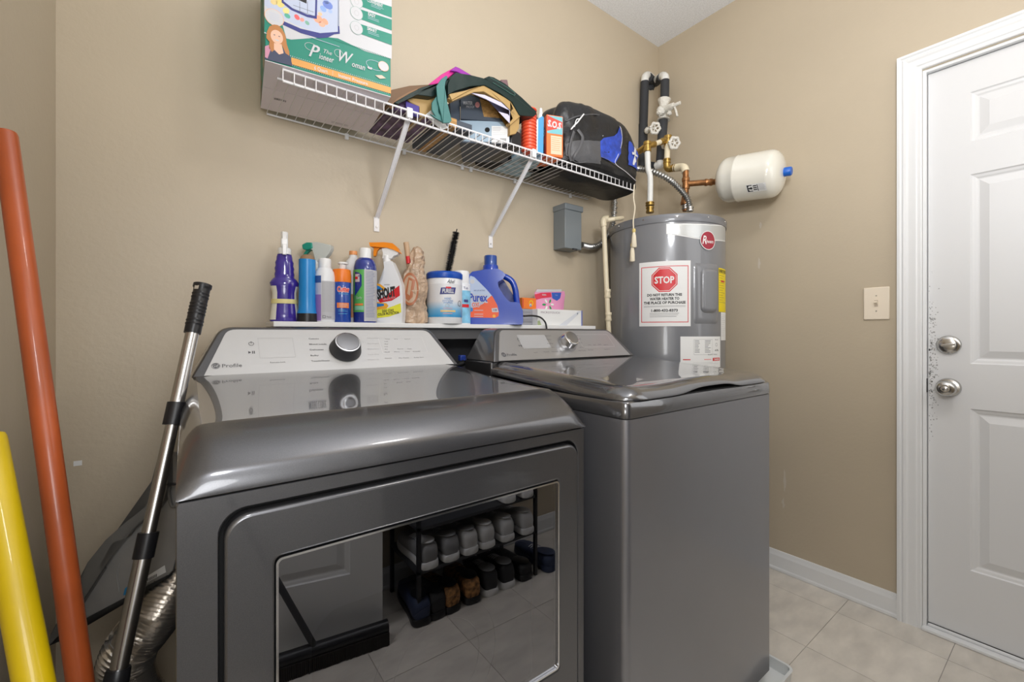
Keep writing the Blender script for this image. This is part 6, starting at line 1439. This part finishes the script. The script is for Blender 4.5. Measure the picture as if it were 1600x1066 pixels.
mk('raised_rib', tube(smooth_path([D(187, 880, dd_-.001), D(183, 900, dd_-.001), D(186, 925, dd_-.001)]), .0015, seg=6), DPM, pan)
mk('clip', prism_d([(243, 757), (272, 757), (272, 759), (243, 759)], dd_-.018, .01), M_DARK, pan)
Pl = Print(lambda s, t, off: FWD*(dd_-off) + RGT*s + UP*t, start=.001); q2 = Dp(Pl, dd_)
poly2([(226, 903), (258, 883), (260, 894), (232, 909), (226, 911)], M_WHITEP); Pl.up()
for i_ in range(8): u_ = 229+i_*2.2; poly2([(u_, 905-i_*1.15), (u_+1.2, 904.3-i_*1.15), (u_+1.2, 909.5-i_*1.2), (u_, 910-i_*1.2)], M_INK2)
poly2([(193, 930), (196, 919), (205, 913), (205, 928)], mat('tape_blue', (.03, .22, .45), .5)); Pl.done('barcode_sticker', pan)
for i_ in range(5): pass
# dryer duct
FOIL = mat('foil_duct', (.85, .82, .78), .20, metal=.95, bump=.5, bscale=60)
dk = thing('dryer_vent_duct', 'silver crinkled foil vent duct curling down beside the dryer', 'duct', D(215, 1066, .92))
corrugated([D(281, 893, .99), D(264, 925, .965), D(248, 955, .95), D(226, 985, .94), D(206, 1010, .93), D(196, 1045, .93), D(205, 1085, .93), D(235, 1120, .94)], .047, .0045, 44, FOIL, 'foil_hose', dk, seg=28)
corrugated([D(238, 966, .985), D(222, 965, .98), D(205, 975, .975), D(190, 995, .97), D(180, 1020, .96), D(182, 1050, .95)], .022, .0015, 40, mat('tan_foil', (.50, .42, .33), .35, metal=.6), 'inner_fold', dk, seg=18)

# ------------------------------------------------------------------ behind the camera, seen only in reflections
rack = thing('shoe_rack', 'low black shoe rack behind the camera, reflected in the dryer door', 'shoe rack', (0.95, -.33, ZF))
RX0, RX1, RY0, RY1 = .675, 1.25, -.47, -.195
for z_ in (ZF+.20, ZF+.36):
    mk('shelf', bx((RX0, RY0, z_-.012), (RX1, RY1, z_)), M_DARK, rack)
for x_ in (RX0, RX1-.014):
    for y_ in (RY0, RY1-.014): mk('post', bx((x_, y_, ZF), (x_+.014, y_+.014, ZF+.40)), M_BLACK, rack)
SHN = 0
def shoe(xc, z0, sole, upper, lining, label, L=.27, w=.047, h=.075, ang=0.0, soleh=.028, y1=-.185, group='shoes on and beside the shoe rack', high=1.0):
    """heel towards the dryer (+y), toe towards the wall"""
    root = thing('shoe', label, 'shoe', (xc, y1-L/2, z0), group)
    Mr = Matrix.Translation((xc, y1, z0)) @ Matrix.Rotation(ang, 4, 'Z')
    st_ = [(0.0, .50, .62), (.02, .74, .85), (.08, .88, 1.0), (.2, .86, .96), (.35, .84, .80), (.5, .92, .72), (.65, 1.0, .62), (.8, .98, .50), (.92, .78, .40), (.98, .5, .3), (1.0, .25, .2)]
    def ring(t, ww, z_a, z_b, n=12, pw=.7):
        out = []
        for i in range(n):
            a = 2*PI*i/n; c, s = math.cos(a), math.sin(a)
            x = w*ww*math.copysign(abs(c)**pw, c); z = (z_a+z_b)/2 + (z_b-z_a)/2*math.copysign(abs(s)**pw, s)
            out.append(Mr @ Vector((x, -t*L, z)))
        return out
    b_ = B(); add_loft(b_, [ring(t, ww*1.06, 0, soleh*(1 if t < .9 else .8), 14, .35) for t, ww, hh in st_]); mk('sole', b_, sole, root, smooth=True, angle=50)
    b_ = B(); add_loft(b_, [ring(t*.98+.01, ww*.98, soleh*.7, soleh + h*hh*high, 16, .62) for t, ww, hh in st_]); mk('upper', b_, upper, root, smooth=True, angle=60)
    b_ = lathe([(.70*w, 0), (.78*w, .004), (.66*w, .006)], Mr @ Matrix.Translation((0, -.20*L, soleh+h*.93*high)) @ Matrix.Rotation(.12, 4, 'X'), seg=18, sy=1.5); mk('collar', b_, lining, root, smooth=True)
    for j in range(4):
        y_ = -(.40+.06*j)*L; z_ = soleh + h*(.80-.055*j)*high; mk('lace', tube([Mr @ Vector((-.020, y_, z_)), Mr @ Vector((0, y_-.003, z_+.005)), Mr @ Vector((.020, y_, z_))], .0022, seg=5), M_WHITE if lining != M_BLACK else M_DARK, root)
    return root
SW = mat('shoe_sole_white', (.80, .80, .80), .5); UG = mat('shoe_grey_knit', (.28, .28, .29), .8); UW = mat('shoe_white_upper', (.66, .66, .66), .6); UB = mat('shoe_black_upper', (.02, .02, .022), .6); LEO = mat('leopard_upper', (.35, .17, .06), .7, var=.95, vscale=60); UN = mat('shoe_navy', (.03, .045, .10), .6)
z2_ = ZF+.2005; z3_ = ZF+.3605
def rxp(u, v): return at(u, v, y=1.465).x
for u_, v_, so, up_, li, lab in ((675, 885, SW, UG, M_WHITE, 'grey knit sneaker with white sole, leftmost on the middle tier of the shoe rack'), (709, 876, SW, UG, UG, 'plain grey sneaker second from the left on the middle rack tier'), (739, 858, SW, UW, UG, 'off-white running shoe third from the left on the middle rack tier'), (766, 848, SW, UW, M_WHITE, 'off-white running shoe fourth from the left on the middle rack tier'), (797, 835, SW, UW, UW, 'all white sneaker on the middle rack tier near the right end'), (828, 826, SW, UW, UW, 'all white sneaker at the right end of the middle rack tier')):
    shoe(rxp(u_, v_), z2_, so, up_, li, lab, w=.042, h=.065)
for u_, lab in ((800, 'white canvas shoe on the top rack tier, left one of two'), (828, 'white canvas shoe on the top rack tier, right one of two')): shoe(rxp(u_, 785), z3_, SW, UW, M_WHITE, lab, w=.038, h=.06)
for u_, so, up_, li, lab, an in ((662, M_BLACK, UN, M_BLACK, 'dark navy boot on the floor at the left end of the shoe rack', .15), (688, M_BLACK, UB, M_BLACK, 'black shoe on the floor beside the navy boot', 0), (712, M_BLACK, LEO, M_BLACK, 'leopard print shoe on the floor under the rack, left of the pair', -.1), (742, M_BLACK, LEO, M_BLACK, 'leopard print shoe on the floor under the rack, right of the pair', .1), (770, SW, UB, UG, 'black sneaker with white sole on the floor, left of the pair', .15), (797, SW, UB, UG, 'black sneaker with white sole on the floor, right of the pair', .1), (826, M_BLACK, UB, M_BLACK, 'flat black slipper on the floor near the right end of the rack', 0)):
    shoe(rxp(u_, 930), ZF+.0002, so, up_, li, lab, w=.042, h=.07 if u_ < 820 else .04, ang=an)
shoe(RX1+.075, ZF+.0002, UN, UN, UN, 'dark blue clog on the floor right of the shoe rack', w=.045, h=.045, y1=-.17)
# coats above the rack
NVC = mat('navy_coat_cloth', (.030, .034, .055), .85, bump=.4, bscale=20)
coat_ = thing('hanging_coat', 'navy coats hanging on the wall above the shoe rack behind the camera', 'coat', (.95, -.48, .55))
for i_, (xa, xb, zb2) in enumerate(((.60, .82, -.60), (.78, 1.00, -.56), (.96, 1.22, -.62))):
    b_ = B(); rings = []
    for j in range(12):
        t = j/11; z_ = .50 + (zb2-.50)*t; wd = (.35+.65*min(1, t*3.5)**.6); cx_ = (xa+xb)/2; ring = []
        for i in range(28):
            a = 2*PI*i/28; rr = 1+.10*math.sin(a*7+i_)*t
            ring.append(Vector((cx_+(xb-xa)/2*wd*math.cos(a)*rr, -.40+.07*math.sin(a)*rr*(.7+.3*t), z_)))
        rings.append(ring)
    add_loft(b_, rings); mk('coat_panel', b_, NVC, coat_, smooth=True, angle=60)
# opened white door leaf
hx = Vector((-.235, -.425, 0)); fx_ = Vector((.565, -.255, 0)); du = (fx_-hx).normalized(); dn = Vector((0, 0, 1)).cross(du)   # dn points to the room side (+y)
Wd = (fx_-hx).length
panel_door('door_2', 0.0, Wd, 0, ZF+.012, .95, [(.11, Wd/2-.04), (Wd/2+.04, Wd-.11)], [(ZF+.23, -.262), (-.106, .552), (.664, .838)], lambda s, t, h: hx + du*s + Vector((0, 0, t)) - dn*h)
dbr = thing('push_broom', 'dark bristle push broom standing in front of the open white door behind the camera', 'broom', (.38, -.21, ZF))
BR = mat('dark_bristle', (.03, .025, .022), .9, bump=1, bscale=60)
mk('broom_head', tube([(.20, -.235, ZF+.055), (.56, -.19, ZF+.055)], .022, seg=14), M_BLACK, dbr, smooth=True, angle=50); b_ = B(); 
for i in range(60):
    x_ = .205+i*.0059; y_ = -.234+(x_-.20)*.125
    add_box(b_, (x_, y_-.022-random.random()*.004, ZF+.0005), (x_+.0045, y_+.022+random.random()*.004, ZF+.045))
tag(mk('bristles', b_, BR, dbr), kind='stuff')
mk('broom_handle', tube([(.33, -.215, ZF+.06), (.10, -.28, -.50)], .010, seg=12), M_DARK, dbr, smooth=True)

# ceiling lamp (above, outside the frame)
cl = thing('ceiling_lamp', 'small round white ceiling lamp above the middle of the room', 'lamp', (.92, -.10, ZC))
mk('lamp_base', lathe([(.09, ZC-.03), (.095, ZC-.028), (.095, ZC-.001)], Matrix.Translation((.92, -.10, 0)), seg=32), M_WHITE, cl, smooth=True)
for o_ in bpy.data.objects:
    if o_.get('category') == 'spray can': o_['group'] = 'spray cans on the ledge'
    if o_.get('category') == 'bottle' and o_.location.z < .2 and 'jug' not in o_.name: o_['group'] = 'cleaner bottles on the ledge'
    if o_.get('category') == 'pole': o_['group'] = 'painted poles in the left corner'
